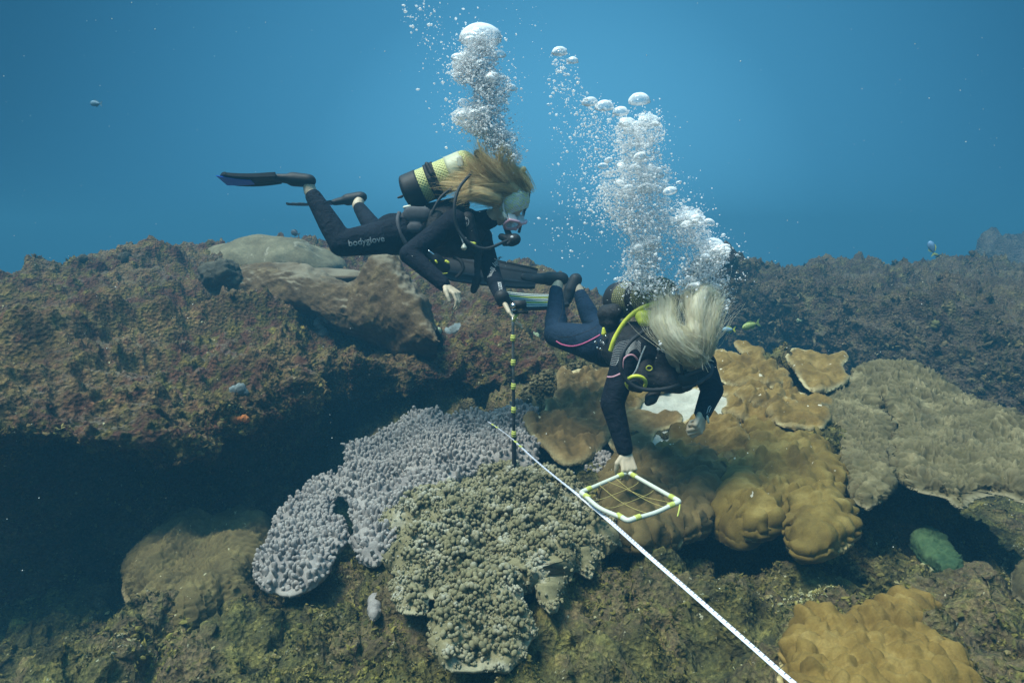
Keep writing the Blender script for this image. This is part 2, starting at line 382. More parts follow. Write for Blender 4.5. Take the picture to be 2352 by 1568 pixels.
# ================================================================ coral colonies
from mathutils.bvhtree import BVHTree
def coral_mat(name, base, dark, pale, rimc=None, bumps=60, bd_=.006, rough=.85, speck=None, patch=None, patch_at=.6, tipk=.8, silt=None):
    def bd(n, b):
        c = rampn(n, noise(n, 7, 4, .6), [(.3, dark), (.55, base), (.75, pale)])
        c = mix(n, .45, c, rampn(n, noise(n, bumps, 3, .6), [(.25, (.6, .6, .6)), (.6, (1.15, 1.15, 1.15)), (.8, (1.5, 1.5, 1.4))]), 'MULTIPLY')
        c = mix(n, node(n, 'ShaderNodeMath', {0: attr(n, 'tip'), 1: tipk}, operation='MULTIPLY').outputs[0], c, pale)
        if patch: c = mix(n, step(n, noise(n, 4.2, 4, .6, dist=.6), patch_at, patch_at + .06), c, patch)
        if speck: c = mix(n, step(n, noise(n, 21, 2, .6), .71, .74), c, speck)
        if silt:
            nz = node(n, 'ShaderNodeSeparateXYZ', {0: node(n, 'ShaderNodeNewGeometry').outputs['Normal']}).outputs[2]
            k = node(n, 'ShaderNodeMath', {0: step(n, nz, .55, .9), 1: step(n, noise(n, 3.1, 4), .35, .6)}, operation='MULTIPLY').outputs[0]; c = mix(n, k, c, silt)
        if rimc: c = mix(n, attr(n, 'rim'), c, rimc)
        n.links.new(c, b.inputs['Base Color'])
        bump(n, b, noise(n, bumps, 4, .65), .7, bd_)
    return material(name, bd, rough, .2)
def poly_sd(x, y, poly):
    """signed distance (inside positive) and nearest boundary point"""
    best = np.full(x.shape, 1e9); nx = np.zeros_like(x); ny = np.zeros_like(y); ins = np.zeros(x.shape, bool)
    n = len(poly)
    for i in range(n):
        ax, ay = poly[i]; bx, by = poly[(i + 1) % n]; ex, ey = bx - ax, by - ay
        t = np.clip(((x - ax) * ex + (y - ay) * ey) / (ex * ex + ey * ey + 1e-12), 0, 1)
        qx, qy = ax + t * ex, ay + t * ey; d = (x - qx) ** 2 + (y - qy) ** 2
        m = d < best; best = np.where(m, d, best); nx = np.where(m, qx, nx); ny = np.where(m, qy, ny)
        if ay != by:
            c = ((ay > y) != (by > y)) & (x < (bx - ax) * (y - ay) / (by - ay) + ax); ins ^= c
    return np.where(ins, 1, -1) * np.sqrt(best), nx, ny
def smooth_poly(pts, step_=.02, wob=.012, seed=0):
    pts = np.array(pts); c = np.concatenate([pts[-2:], pts, pts[:2]]); L_ = np.linalg.norm(np.diff(pts, axis=0), axis=1).sum()
    m = max(40, int(L_ / step_)); n = len(pts)
    g = cr_interp(c, (n + 3) * 12 + 1)[24 - 12:-(24 - 0)] if False else None
    out_ = []
    for i in range(n):
        p0, p1, p2, p3 = pts[i - 1], pts[i], pts[(i + 1) % n], pts[(i + 2) % n]
        k = max(2, int(np.linalg.norm(p2 - p1) / step_))
        for j in range(k):
            u = j / k; out_.append(.5 * (2 * p1 + (-p0 + p2) * u + (2 * p0 - 5 * p1 + 4 * p2 - p3) * u * u + (-p0 + 3 * p1 - 3 * p2 + p3) * u ** 3))
    o = np.array(out_); q = np.concatenate([o, np.full((len(o), 1), seed * 3.1)], 1)
    o[:, 0] += vnoise(q * [22, 22, 1], 5) * wob + vnoise(q * [60, 60, 1], 6) * wob * .6
    o[:, 1] += vnoise(q * [22, 22, 1], 8) * wob + vnoise(q * [60, 60, 1], 9) * wob * .6
    return o
COLONY = []
def colony(name, label, cat, outline, mat, lift=.03, roll=.04, rw=.06, thick=.03, topf=None, s=.009, holes=(), wob=.012, seed=0,
           support=table, knobs=None, group=None, zone='d', rimw=.006, parent=None, bottom=.09, obj_name=None, ridge_tip=0):
    sup = lambda X, Y: support(X, Y) + lift
    supr = lambda X, Y: support(X, Y) + lift - roll
    pl = smooth_poly([march(a, b, supr)[:2] for a, b in outline], wob=wob, seed=seed)
    hl = [smooth_poly([march(a, b, sup)[:2] for a, b in h], wob=wob, seed=seed + 1) for h in holes]
    lo, hi = pl.min(0) - s, pl.max(0) + s
    gx, gy = np.arange(lo[0], hi[0] + s, s), np.arange(lo[1], hi[1] + s, s)
    X, Y = np.meshgrid(gx, gy, indexing='ij'); X = X.copy(); Y = Y.copy()
    d, nx, ny = poly_sd(X, Y, pl)
    for h in hl:
        dh, hx, hy = poly_sd(X, Y, h); m = -dh < d; d = np.where(m, -dh, d); nx = np.where(m, hx, nx); ny = np.where(m, hy, ny)
    snap = (d < 0) & (d > -1.5 * s) | (np.abs(d) < .35 * s)
    X = np.where(snap, nx, X); Y = np.where(snap, ny, Y); dd = np.where(snap, 0, d)
    ok = (d > 0) | snap
    a, b = X.shape; idx = np.arange(a * b).reshape(a, b)
    q = np.stack([idx[:-1, :-1], idx[1:, :-1], idx[1:, 1:], idx[:-1, 1:]], -1).reshape(-1, 4)
    okf = ok.ravel(); dr = d.ravel()
    q = q[okf[q].all(1) & (dr[q] > 0).any(1)]
    dp = np.clip(dd, 0, None)
    # the edge curls down as a quarter round, bumps stand out square to it
    t = np.clip(dp / rw, 0, 1); ang = t * math.pi / 2; nd = rw * (1 - np.cos(ang)); k_ = np.where(dp > 1e-6, nd / np.maximum(dp, 1e-6), 0); k_ = np.where(t >= 1, 1, k_)
    ox, oy = nx - X, ny - Y; ol = np.maximum(np.hypot(ox, oy), 1e-6); ox, oy = ox / ol, oy / ol
    X2 = np.where(t < 1, nx - ox * nd, X); Y2 = np.where(t < 1, ny - oy * nd, Y)
    z = sup(X2, Y2) - roll * (1 - np.sin(ang))
    rim = np.exp(-(dp / rimw) ** 2)
    if topf is not None:
        h_ = topf(X, Y, dp) * np.clip(.25 + dp / .03, 0, 1); z = z + h_ * np.where(t < 1, np.sin(ang), 1); c_ = np.where(t < 1, np.cos(ang), 0); X2 = X2 + ox * h_ * c_; Y2 = Y2 + oy * h_ * c_
    Xp, Yp_ = X, Y; X, Y = X2, Y2
    zb = z - thick * (.35 + .65 * np.clip(dp / .05, 0, 1)) - bottom * np.clip((dp - .03) / .12, 0, 1)
    vt = np.stack([X, Y, z], -1).reshape(-1, 3); vb = np.stack([X, Y, zb], -1).reshape(-1, 3)
    used = np.unique(q); mp = -np.ones(a * b, int); mp[used] = np.arange(len(used)); k = len(used)
    ft = mp[q]; fb = ft[:, ::-1] + k
    e = np.concatenate([ft[:, [i, (i + 1) % 4]] for i in range(4)]); key = np.sort(e, 1); _, inv, cnt = np.unique(key, axis=0, return_inverse=True, return_counts=True)
    be = e[cnt[inv.ravel()] == 1]; fs = np.stack([be[:, 1], be[:, 0], be[:, 0] + k, be[:, 1] + k], 1)
    V = np.concatenate([vt[used], vb[used]]); F = np.concatenate([ft, fb, fs]).tolist()
    rimv = np.concatenate([rim.ravel()[used], rim.ravel()[used] * .5]); tipv = np.zeros(len(V))
    if topf is not None and ridge_tip > 0: hh_ = topf.ridge(Xp, Yp_).ravel()[used]; tipv[:len(used)] = hh_ * ridge_tip
    if knobs:
        kv, kf, kt = knobs(vt[used], dp.ravel()[used], grid_normals(np.stack([X, Y, z], -1)).reshape(-1, 3)[used], np.stack([Xp, Yp_], -1).reshape(-1, 2)[used])
        F += [tuple(i + len(V) for i in f) for f in kf]; V = np.concatenate([V, kv]); rimv = np.concatenate([rimv, np.zeros(len(kv))]); tipv = np.concatenate([tipv, kt])
    o = mk(name, V, F, mat, None, True, {'rim': rimv, 'tip': tipv})
    tag(o, label, cat, group); COLONY.append(o); return o
def thin(v, d, n_, dist, rng, dmin=0.0, jit=1.0):
    """pick points about dist apart"""
    gi = np.floor(v[:, :2] / dist).astype(int); m = d > dmin; sel = np.nonzero(m)[0]; rng.shuffle(sel); seen = set(); out_ = []
    pts = {}
    for i in sel:
        key = (gi[i, 0], gi[i, 1]); ok = True
        for a in (-1, 0, 1):
            for b in (-1, 0, 1):
                for p_ in pts.get((key[0] + a, key[1] + b), ()):
                    if (p_[0] - v[i, 0]) ** 2 + (p_[1] - v[i, 1]) ** 2 < (dist * .8) ** 2: ok = False; break
                if not ok: break
            if not ok: break
        if ok: pts.setdefault(key, []).append((v[i, 0], v[i, 1])); out_.append(i)
    return np.array(out_)
def capsule(seg=7):
    rs = [(0, .62), (.3, .56), (.62, .55), (.86, .42), (.97, .22)]; v = []; f = []
    for h, r in rs: v += [(r * math.cos(a * 2 * math.pi / seg), r * math.sin(a * 2 * math.pi / seg), h) for a in range(seg)]
    v.append((0, 0, 1.0)); n = len(rs)
    for k in range(n - 1): f += [(k * seg + j, k * seg + (j + 1) % seg, (k + 1) * seg + (j + 1) % seg, (k + 1) * seg + j) for j in range(seg)]
    f += [((n - 1) * seg + j, (n - 1) * seg + (j + 1) % seg, n * seg) for j in range(seg)]
    return np.array(v, float), f
CAPS = capsule()
def fingers(dist=.0245, w=.0185, h=(.020, .044), lean=.35, seed=1, edge=.02):
    def fn(v, d, n_, q2):
        rng = np.random.default_rng(seed); i = thin(q2, d, n_, dist, rng, .006)
        p = v[i]; nn = n_[i] * np.sign(n_[i][:, 2:]) ; k = len(i)
        cl = vnoise(p * 6, seed + 3)           # clumps of longer fingers
        nn = nn * .5 + np.array([0, 0, .8]) + rng.normal(0, lean, (k, 3)) * .6
        hh = rng.uniform(*h, k) * (1 + .5 * cl) * np.clip(d[i] / .05 + .35, .35, 1); ww = w * rng.uniform(.75, 1.25, k)
        M = frames(nn, rng.uniform(0, 6.28, k)) * np.stack([ww * rng.uniform(.8, 1.3, k), ww, hh], 1)[:, None, :]
        kv, kf = batch(CAPS[0], CAPS[1], M, p - nn / np.linalg.norm(nn, axis=1, keepdims=True) * .004)
        tip = np.tile(CAPS[0][:, 2] ** 2, k) * np.repeat(rng.uniform(.3, 1, k), len(CAPS[0]))
        # branch: second smaller knob beside some
        j = rng.random(k) < .55; M2 = frames(nn[j] + rng.normal(0, .5, (j.sum(), 3)), rng.uniform(0, 6.28, j.sum())) * (np.stack([ww[j] * .8, ww[j] * .8, hh[j] * .7], 1))[:, None, :]
        kv2, kf2 = batch(CAPS[0], CAPS[1], M2, p[j] + nn[j] * (hh[j] * .25)[:, None] + rng.normal(0, .003, (j.sum(), 3)))
        return np.concatenate([kv, kv2]), kf + [tuple(q + len(kv) for q in f) for f in kf2], np.concatenate([tip, np.tile(CAPS[0][:, 2] ** 2, j.sum()) * .6])
    return fn
def clusters(dist=.06, r=(.018, .034), seed=3, blob=.42, hs=1.0, tipk=.5):
    def fn(v, d, n_, q2):
        rng = np.random.default_rng(seed); i = thin(q2, d, n_, dist, rng, .003); V = []; Fq = []; T = []; off = 0
        per = []
        for var in range(8):
            pts = []; m = rng.integers(9, 20)
            while len(pts) < m:
                q = rng.normal(0, 1, 3); q /= np.linalg.norm(q); q[2] = abs(q[2]) * 1.0
                if all(np.linalg.norm(q - z) > .42 for z in pts) or rng.random() < .02: pts.append(q)
            per.append(np.array(pts))
        tv, tf = ICO2[0] * (1 + .32 * fbm(ICO2[0] * 1.0, 1.7, 2, seed))[:, None], ICO2[1]; C_, S_, TT = [], [], []
        for q in i:
            pts = per[rng.integers(8)]; a = rng.uniform(0, 6.28); rot = np.array([[math.cos(a), -math.sin(a), 0], [math.sin(a), math.cos(a), 0], [0, 0, 1]])
            rr = rng.uniform(*r) * (.6 + .4 * min(1, d[q] / .06)); hgt = hs * (.6 + .4 * min(1, d[q] / .1)); w_ = rng.random() ** 3
            pp = pts @ rot.T * [rr, rr, rr * 1.25 * hgt] + v[q] + [0, 0, rr * .25 * hgt]
            C_.append(pp); S_.append(np.full(len(pp), rr * blob) * rng.uniform(.75, 1.2, len(pp))); TT.append(np.clip((pts[:, 2] - .3) * w_ * 1.5, 0, 1))
        C_ = np.concatenate(C_); S_ = np.concatenate(S_); TT = np.concatenate(TT); k = len(C_)
        M = frames(rng.normal(0, .6, (k, 3)) + [0, 0, 1], rng.uniform(0, 6.28, k)) * (S_[:, None] * np.array([1, .85, 1.3]))[:, None, :]
        kv, kf = batch(tv, tf, M, C_); tip = np.repeat(TT, len(tv)) * np.tile(np.clip(tv[:, 2] * .8 + .3, 0, 1), k)
        return kv, kf, tip * tipk * 2
    return fn
def plus(f, g):
    h = lambda X, Y, d: f(X, Y, d) + g(X, Y, d)
    h.ridge = f.ridge; return h
def both(f1, f2):
    def fn(*a):
        v1, q1, t1 = f1(*a); v2, q2, t2 = f2(*a); return np.concatenate([v1, v2]), q1 + [tuple(i + len(v1) for i in q) for q in q2], np.concatenate([t1, t2 * .5])
    return fn
def z4(c): return [(545.5 + .3662 * a, 918.7 + .3662 * b) for a, b in c]
def z5(c): return [(1177 + .3662 * a, 746.5 + .3662 * b) for a, b in c]
P3 = lambda X, Y: np.stack([X.ravel(), Y.ravel(), np.zeros(X.size)], 1)
def waves(amp, sc, seed, ridge=0, rsc=9, small=.006):
    def f(X, Y, d):
        p = P3(X, Y); q = p + .25 * np.stack([vnoise(p * 2.1, seed), vnoise(p * 2.1, seed + 1), p[:, 2] * 0], 1)
        r = fbm(q, sc, 3, seed) * amp + fbm(p, 22, 3, seed + 5) * small
        if ridge: r = r + (np.clip(fbm(q * [1, 1.7, 1], rsc, 2, seed + 9, ridge=True), 0, 2) ** 2) * ridge
        return r.reshape(X.shape)
    return f
def hills(size, h, seed, p_=1.3, big=.03, warp=.03):
    def f(X, Y, d):
        p = P3(X, Y); wx = vnoise(p * 7, seed) * warp; wy = vnoise(p * 7, seed + 2) * warp
        w1, w2, hh = worley2(p[:, 0] + wx, p[:, 1] + wy, size, seed)
        b = np.clip(1 - (w1 / .72) ** 2, 0, 1) ** p_ * (.45 + .75 * hh)
        return (b.reshape(X.shape) * h * np.clip(d / .03, 0.2, 1) + (fbm(p, 2.4, 3, seed + 4) * big).reshape(X.shape))
    return f
def ruffles(h, sc, seed, big=.03):
    """thin crooked upright folds"""
    def ridge(X, Y):
        p = P3(X, Y); q = p + .05 * np.stack([vnoise(p * 9, seed), vnoise(p * 9, seed + 1), p[:, 2] * 0], 1) + .012 * np.stack([vnoise(p * 40, seed), vnoise(p * 40, seed + 1), p[:, 2] * 0], 1)
        w1, w2, hh = worley2(q[:, 0], q[:, 1], sc, seed); return np.exp(-((w2 - w1) / .20) ** 2) * (.5 + .65 * hh) * np.clip(.85 + .8 * vnoise(p * 14, seed + 8), .45, 1.2)
    def f(X, Y, d):
        p = P3(X, Y); return (ridge(X, Y) * h + fbm(p, 2.6, 3, seed + 5) * big + fbm(p, 30, 2, seed + 6) * .006).reshape(X.shape)
    f.ridge = ridge
    return f
M_GREY = coral_mat('grey_finger_coral', (.265, .245, .225), (.19, .175, .165), (.34, .32, .295), (.28, .265, .235), 120, .003, tipk=.5)
M_CAUL = coral_mat('olive_knob_coral', (.205, .185, .10), (.12, .11, .055), (.40, .39, .32), (.30, .28, .18), 120, .003)
M_TAN = coral_mat('tan_ruffled_coral', (.085, .072, .030), (.048, .040, .018), (.27, .235, .13), (.22, .19, .11), 90, .004)
M_PLATE = coral_mat('ochre_plate_coral', (.185, .122, .032), (.10, .064, .016), (.30, .215, .08), (.46, .40, .22), 34, .012, speck=(.55, .5, .38))
M_PLATE2 = coral_mat('brown_folded_coral', (.15, .10, .036), (.085, .058, .02), (.24, .17, .07), (.50, .42, .22), 34, .012, speck=(.5, .45, .3))
M_PALE = coral_mat('bare_pale_coral', (.40, .40, .33), (.30, .30, .25), (.50, .49, .42), (.60, .57, .44), 90, .002)
M_HILL = coral_mat('brown_lobed_coral', (.155, .110, .026), (.085, .058, .014), (.25, .19, .06), (.40, .30, .13), 170, .003, speck=(.55, .52, .42))
M_HILLD = coral_mat('dark_lobed_coral', (.12, .088, .033), (.07, .053, .02), (.19, .145, .06), (.3, .24, .12), 170, .003)
M_YEL = coral_mat('golden_lobed_coral', (.185, .12, .028), (.11, .07, .016), (.28, .20, .065), (.5, .4, .18), 150, .003, patch=(.40, .32, .16), patch_at=.63)
M_GREEN = coral_mat('green_brain_coral', (.028, .062, .026), (.016, .036, .015), (.07, .12, .05), (.05, .09, .04), 100, .004)
M_BROWNB = coral_mat('brown_brain_coral', (.10, .078, .03), (.055, .043, .018), (.2, .165, .065), (.2, .16, .08), 130, .006, speck=(.35, .33, .2))

colony('finger_coral', 'grey blue finger coral arching beside the foot of the banded pole', 'coral',
    z4([(690,400),(700,330),(830,250),(940,175),(1100,100),(1200,95),(1320,150),(1450,100),(1700,90),(1830,110),(1860,200),(1870,330),(1840,430),(1720,445),(1560,430),(1480,490),(1350,560),(1230,640),(1200,720),(1050,800),(980,900),(950,960),(870,1035),(770,1000),(750,900),(740,790),(710,720),(700,640),(650,590),(600,600),(640,500),(690,470)]),
    M_GREY, lift=.045, roll=.05, rw=.06, thick=.035, topf=waves(.10, 3.2, 21, small=.012), holes=[z4([(930,480),(1000,450),(1100,440),(1190,385),(1110,470),(1030,525),(1000,575),(960,560)])], knobs=fingers(seed=5), seed=1)
colony('finger_coral', 'grey finger coral lobe hanging lowest at the left, over the dark gully', 'coral',
    z4([(640,500),(600,600),(610,740),(680,760),(680,900),(590,980),(560,1100),(420,1190),(330,1220),(200,1190),(110,1120),(115,1060),(200,980),(260,880),(235,790),(290,680),(400,610),(480,560)]),
    M_GREY, lift=.03, roll=.08, rw=.09, thick=.04, topf=waves(.09, 3.6, 22, small=.012), knobs=fingers(seed=6), seed=2)
colony('finger_coral', 'small grey finger coral clump below the folded brown plate', 'coral',
    z5([(430,850),(480,810),(560,790),(620,830),(640,880),(600,910),(520,920),(440,900)]), M_GREY, lift=.0, roll=.02, thick=.02, knobs=fingers(seed=8, h=(.012, .028)), seed=3)
colony('knobbly_coral', 'large olive coral of rounded knobs with white tips, frilled lower edge', 'coral',
    z4([(1200,640),(1280,560),(1380,515),(1500,490),(1650,485),(1900,480),(2000,520),(2080,570),(2200,680),(2330,820),(2340,900),(2290,960),(2250,1040),(2200,1110),(2110,1060),(2060,1100),(1995,1150),(2020,1280),(1960,1330),(1905,1270),(1920,1160),(1890,1170),(1780,1210),(1720,1300),(1890,1430),(1840,1490),(1800,1600),(1740,1650),(1680,1700),(1560,1690),(1440,1700),(1330,1690),(1260,1580),(1255,1430),(1280,1350),(1240,1240),(1210,1225),(1190,1320),(1080,1340),(990,1280),(975,1200),(1020,1130),(975,1040),(1050,990),(940,930),(960,800),(1000,740)]),
    M_CAUL, lift=.03, roll=.07, rw=.07, thick=.03, topf=lambda X, Y, d: waves(.12, 3.2, 31, .03, 7)(X, Y, d) + ruffles(.02, .03, 33, 0)(X, Y, d), knobs=both(clusters(seed=4, dist=.040, r=(.011, .034), blob=.36), fingers(dist=.0145, w=.0085, h=(.006, .017), seed=44)), seed=4)
colony('knobbly_coral', 'upright tan tufted coral at the back left edge of the plate corals', 'coral',
    z5([(60,470),(130,380),(250,330),(330,290),(430,255),(520,260),(330,340),(290,430),(200,530),(120,560)]), M_TAN, lift=.02, roll=.06, rw=.08, knobs=clusters(seed=14, dist=.05, r=(.018, .03), hs=1.5), seed=5)
colony('plate_coral', 'olive brown folded plate coral right of the banded pole', 'coral',
    z5([(300,330),(420,275),(560,290),(700,380),(800,400),(790,520),(700,560),(650,640),(590,740),(520,810),(440,870),(310,875),(220,790),(130,710),(105,620),(200,530),(280,430)]),
    M_PLATE2, lift=.035, roll=.022, rw=.028, rimw=.013, thick=.012, topf=waves(.11, 5, 41, .07, 7, .012), bottom=.04, seed=6)
colony('plate_coral', 'bare pale grey plate coral under the diver with bright blonde hair', 'coral',
    z5([(740,520),(780,450),(960,390),(1170,370),(1400,430),(1400,560),(1440,640),(1300,700),(1065,700),(1030,760),(920,860),(830,830),(700,760),(640,600)]),
    M_PALE, lift=.0, roll=.008, rw=.02, thick=.02, topf=waves(.02, 5, 42), seed=7, rimw=.008)
colony('plate_coral', 'broad ochre plate coral sloping up behind the bright blonde diver', 'coral',
    z5([(600,330),(900,200),(1230,160),(1400,190),(1600,240),(1700,310),(1760,400),(1980,480),(1975,600),(1800,650),(1650,650),(1480,620),(1330,560),(1350,455),(1250,430),(1150,400),(980,415),(830,475),(780,535),(680,545)]),
    M_PLATE, lift=.03, roll=.022, rw=.028, rimw=.013, thick=.014, topf=waves(.10, 5, 43, .07, 6, .012), bottom=.05, seed=8)
colony('plate_coral', 'ochre plate coral farthest back right of the blonde head, lapping over the broad plate', 'coral',
    z5([(1260,215),(1380,205),(1500,225),(1620,265),(1700,335),(1650,395),(1540,380),(1420,400),(1310,350)]), M_PLATE, lift=.052, roll=.018, rw=.028, rimw=.012, thick=.01, topf=waves(.10, 5, 43, .07, 6, .012), bottom=.03, seed=31)
colony('plate_coral', 'ochre plate coral with wavy edge lapping forward, middle of the broad plate', 'coral',
    z5([(1400,420),(1540,400),(1650,420),(1760,470),(1800,520),(1700,560),(1560,535),(1450,500)]), M_PLATE, lift=.060, roll=.018, rw=.028, rimw=.012, thick=.01, topf=waves(.10, 5, 43, .07, 6, .012), bottom=.03, seed=32)
colony('plate_coral', 'ochre plate coral touching the tan ruffled strip at the right end of the broad plate', 'coral',
    z5([(1620,575),(1760,530),(1900,500),(1970,560),(1960,640),(1840,660),(1700,640)]), M_PLATE, lift=.066, roll=.018, rw=.028, rimw=.012, thick=.01, topf=waves(.10, 5, 43, .07, 6, .012), bottom=.03, seed=33)
colony('plate_coral', 'orange brown plate coral with a pale rim beneath the hanging fist', 'coral',
    z5([(1065,605),(1240,570),(1380,620),(1480,720),(1470,790),(1410,855),(1200,850),(950,850),(900,800),(1010,700)]),
    M_PLATE, lift=.045, roll=.022, rw=.028, rimw=.013, thick=.012, topf=waves(.09, 6, 44, .05, 7, .01), bottom=.04, seed=9)
colony('plate_coral', 'dull brown plate coral patch with a mossy hollow, beside the pale plate', 'coral',
    z5([(640,620),(700,570),(790,545),(900,570),(1040,560),(1065,605),(1000,640),(900,680),(860,760),(760,820),(660,800),(600,740)]),
    M_PLATE2, lift=.03, roll=.022, rw=.028, rimw=.013, thick=.012, topf=waves(.04, 6, 45), bottom=.04, seed=10)
colony('lobed_coral', 'golden brown coral covered in soft rounded lumps at the right', 'coral',
    z5([(1480,640),(1650,640),(1850,650),(1950,720),(2000,800),(2040,900),(2060,1050),(2120,1150),(2175,1290),(2130,1370),(2000,1440),(1850,1470),(1760,1430),(1720,1350),(1715,1250),(1690,1290),(1600,1330),(1500,1330),(1380,1290),(1300,1180),(1250,1080),(1180,1000),(1250,900),(1410,870),(1480,790)]),
    M_HILL, lift=.05, roll=.10, rw=.10, thick=.05, topf=lambda X, Y, d: hills(.050, .040, 51, .85, .08, .03)(X, Y, d) + waves(.02, 14, 51, .02, 12)(X, Y, d), bottom=.05, s=.008, seed=11, wob=.02)
colony('lobed_coral', 'smooth rounded brown coral dome between the two lumpy brown corals', 'coral',
    z5([(1240,1180),(1300,1080),(1450,1050),(1560,1090),(1610,1170),(1600,1290),(1540,1370),(1440,1395),(1330,1350),(1240,1290)]),
    M_HILL, lift=.10, roll=.20, rw=.16, thick=.05, topf=hills(.042, .022, 52, .85, .04, .03), bottom=.0, s=.007, seed=12)
colony('lobed_coral', 'dark olive brown lumpy coral beneath the white quadrat', 'coral',
    z5([(590,880),(720,840),(950,840),(1200,850),(1290,900),(1300,1000),(1290,1080),(1240,1180),(1240,1290),(1090,1350),(980,1410),(800,1420),(680,1400),(600,1350),(560,1200),(550,1000)]),
    M_HILLD, lift=.04, roll=.10, rw=.10, thick=.05, topf=lambda X, Y, d: hills(.047, .038, 53, .85, .08, .03)(X, Y, d) + waves(.02, 14, 53, .02, 12)(X, Y, d), bottom=.05, s=.008, seed=13, wob=.02)
colony('lobed_coral', 'pale gold ear shaped coral apart at the upper right of the plates', 'coral',
    z5([(1710,190),(1760,145),(1880,165),(1960,200),(2060,170),(2110,200),(2070,260),(2110,340),(2060,385),(1950,420),(1850,400),(1780,300)]),
    M_PLATE, lift=.09, roll=.022, rw=.028, rimw=.013, thick=.02, topf=waves(.07, 5, 54, .01), bottom=.08, seed=14)
colony('plate_coral', 'small ochre plate coral on the rubble at the back of the shelf', 'coral',
    z5([(1390,130),(1430,105),(1500,125),(1560,160),(1570,200),(1520,215),(1440,180)]), M_PLATE, lift=.05, roll=.022, rw=.028, rimw=.013, thick=.012, topf=waves(.05, 5, 55), seed=15)
colony('ruffled_coral', 'broad grey brown ruffled coral overhanging the dark hollow at the right', 'coral',
    [(1955,870),(2010,850),(2080,858),(2150,885),(2230,910),(2300,950),(2352,985),(2560,1060),(2600,1220),(2420,1180),(2352,1155),(2290,1135),(2240,1145),(2210,1165),(2170,1145),(2120,1130),(2080,1115),(2060,1080),(2045,1020),(2055,985),(2030,945),(1990,945),(1935,905)],
    M_TAN, lift=.05, roll=.06, rw=.09, thick=.018, ridge_tip=.5, topf=ruffles(.040, .052, 61, .08), bottom=.05, s=.007, seed=16, wob=.02)
colony('ruffled_coral', 'narrow tan ruffled coral strip between the golden coral and the hollow', 'coral',
    [(1890,915),(1965,915),(2030,950),(2040,1010),(2052,1050),(2045,1120),(2005,1165),(1960,1150),(1940,1090),(1930,1040),(1900,990),(1872,960)],
    M_TAN, lift=.02, roll=.05, rw=.07, thick=.02, ridge_tip=.5, topf=ruffles(.036, .045, 62, .05), s=.007, seed=17, wob=.02)
low = lambda X, Y: bed0(X, Y)
colony('brain_coral', 'bright green brain coral beside the dark hollow', 'coral',
    [(2095,1235),(2125,1218),(2165,1240),(2200,1285),(2216,1322),(2180,1325),(2130,1295),(2100,1262)], M_GREEN, lift=.06, roll=.06, rw=.06, thick=.05, ridge_tip=.7, topf=ruffles(.016, .026, 63, .03), s=.005, seed=18, support=lambda X, Y: np.full(X.shape, -.13) + 0 * X)
colony('lobed_coral', 'golden yellow lobed coral at the bottom right beside the tape', 'coral',
    [(1790,1515),(1810,1475),(1870,1450),(1950,1462),(2010,1440),(2060,1412),(2120,1412),(2152,1440),(2140,1500),(2200,1525),(2240,1600),(2200,1700),(1850,1700),(1795,1600)],
    M_YEL, lift=.05, roll=.13, rw=.10, thick=.05, topf=lambda X, Y, d: hills(.045, .036, 64, .85, .05, .03)(X, Y, d) + waves(.02, 14, 64, .02, 12)(X, Y, d), s=.006, seed=19, support=lambda X, Y: np.full(X.shape, .02) + 0 * X)
colony('brain_coral', 'brown grainy coral mound at the bottom left', 'coral',
    [(280,1350),(320,1290),(400,1240),(520,1205),(605,1205),(622,1260),(600,1330),(560,1400),(480,1450),(400,1470),(330,1440)],
    M_BROWNB, lift=.02, roll=.16, rw=.16, thick=.06, ridge_tip=.5, topf=plus(ruffles(.02, .024, 65, .05), waves(.08, 4, 65, .0)), s=.006, seed=20, support=lambda X, Y: np.full(X.shape, -.34) + .1 * X * 0)
colony('ruffled_coral', 'small tan ruffled coral knot cut off by the right edge', 'coral',
    [(2322,1330),(2345,1305),(2400,1310),(2420,1350),(2380,1385),(2335,1375)], M_TAN, lift=.08, roll=.06, rw=.05, topf=ruffles(.02, .025, 66), s=.006, seed=21, support=lambda X, Y: np.full(X.shape, -.12) + 0 * X)
colony('encrusting_sponge', 'pale grey crust on the rubble below the finger coral', 'sponge',
    [(845,1395),(855,1370),(872,1372),(876,1400),(862,1420),(848,1415)], M_GREY, lift=.03, roll=.03, rw=.03, topf=waves(.03, 20, 67, .02, 30, .01), s=.005, seed=22, support=lambda X, Y: bed0(X, Y))

# ---------------------------------------------------------------- rocks and growths on the ledges
def bvh(o): return BVHTree.FromPolygons([v.co for v in o.data.vertices], [p.vertices[:] for p in o.data.polygons])
B_LEFT, B_RIGHT, B_BED = bvh(left), bvh(right), bvh(bedo)
def hit(px, py, trees=None):
    d = Vector(ray(px, py)).normalized(); best = None
    for t in (trees or (B_LEFT, B_RIGHT, B_BED)):
        h = t.ray_cast(Vector(CAM), d)
        if h[0] is not None and (best is None or h[3] < best[3]): best = h
    return (np.array(best[0]), np.array(best[1])) if best else (P(px, py, 8), np.array([0, 0, 1.]))
def blob(name, label, cat, c, r, mat, amp=.2, sc=6, sub=4, seed=0, group=None, kind=None, rot=0, fine=.03):
    v, f = ico(sub); p = v * np.asarray(r); q = p + np.asarray(c)
    p = p * (1 + amp * fbm(q, sc, 3, seed) + fine * fbm(q, sc * 5, 3, seed + 3))[:, None]
    c_, s_ = math.cos(rot), math.sin(rot); p = p @ np.array([[c_, s_, 0], [-s_, c_, 0], [0, 0, 1]]) + np.asarray(c)
    o = mk(name, p, f, mat, None, True, {'rim': np.zeros(len(p)), 'tip': np.zeros(len(p))}); tag(o, label, cat, group, kind); return o
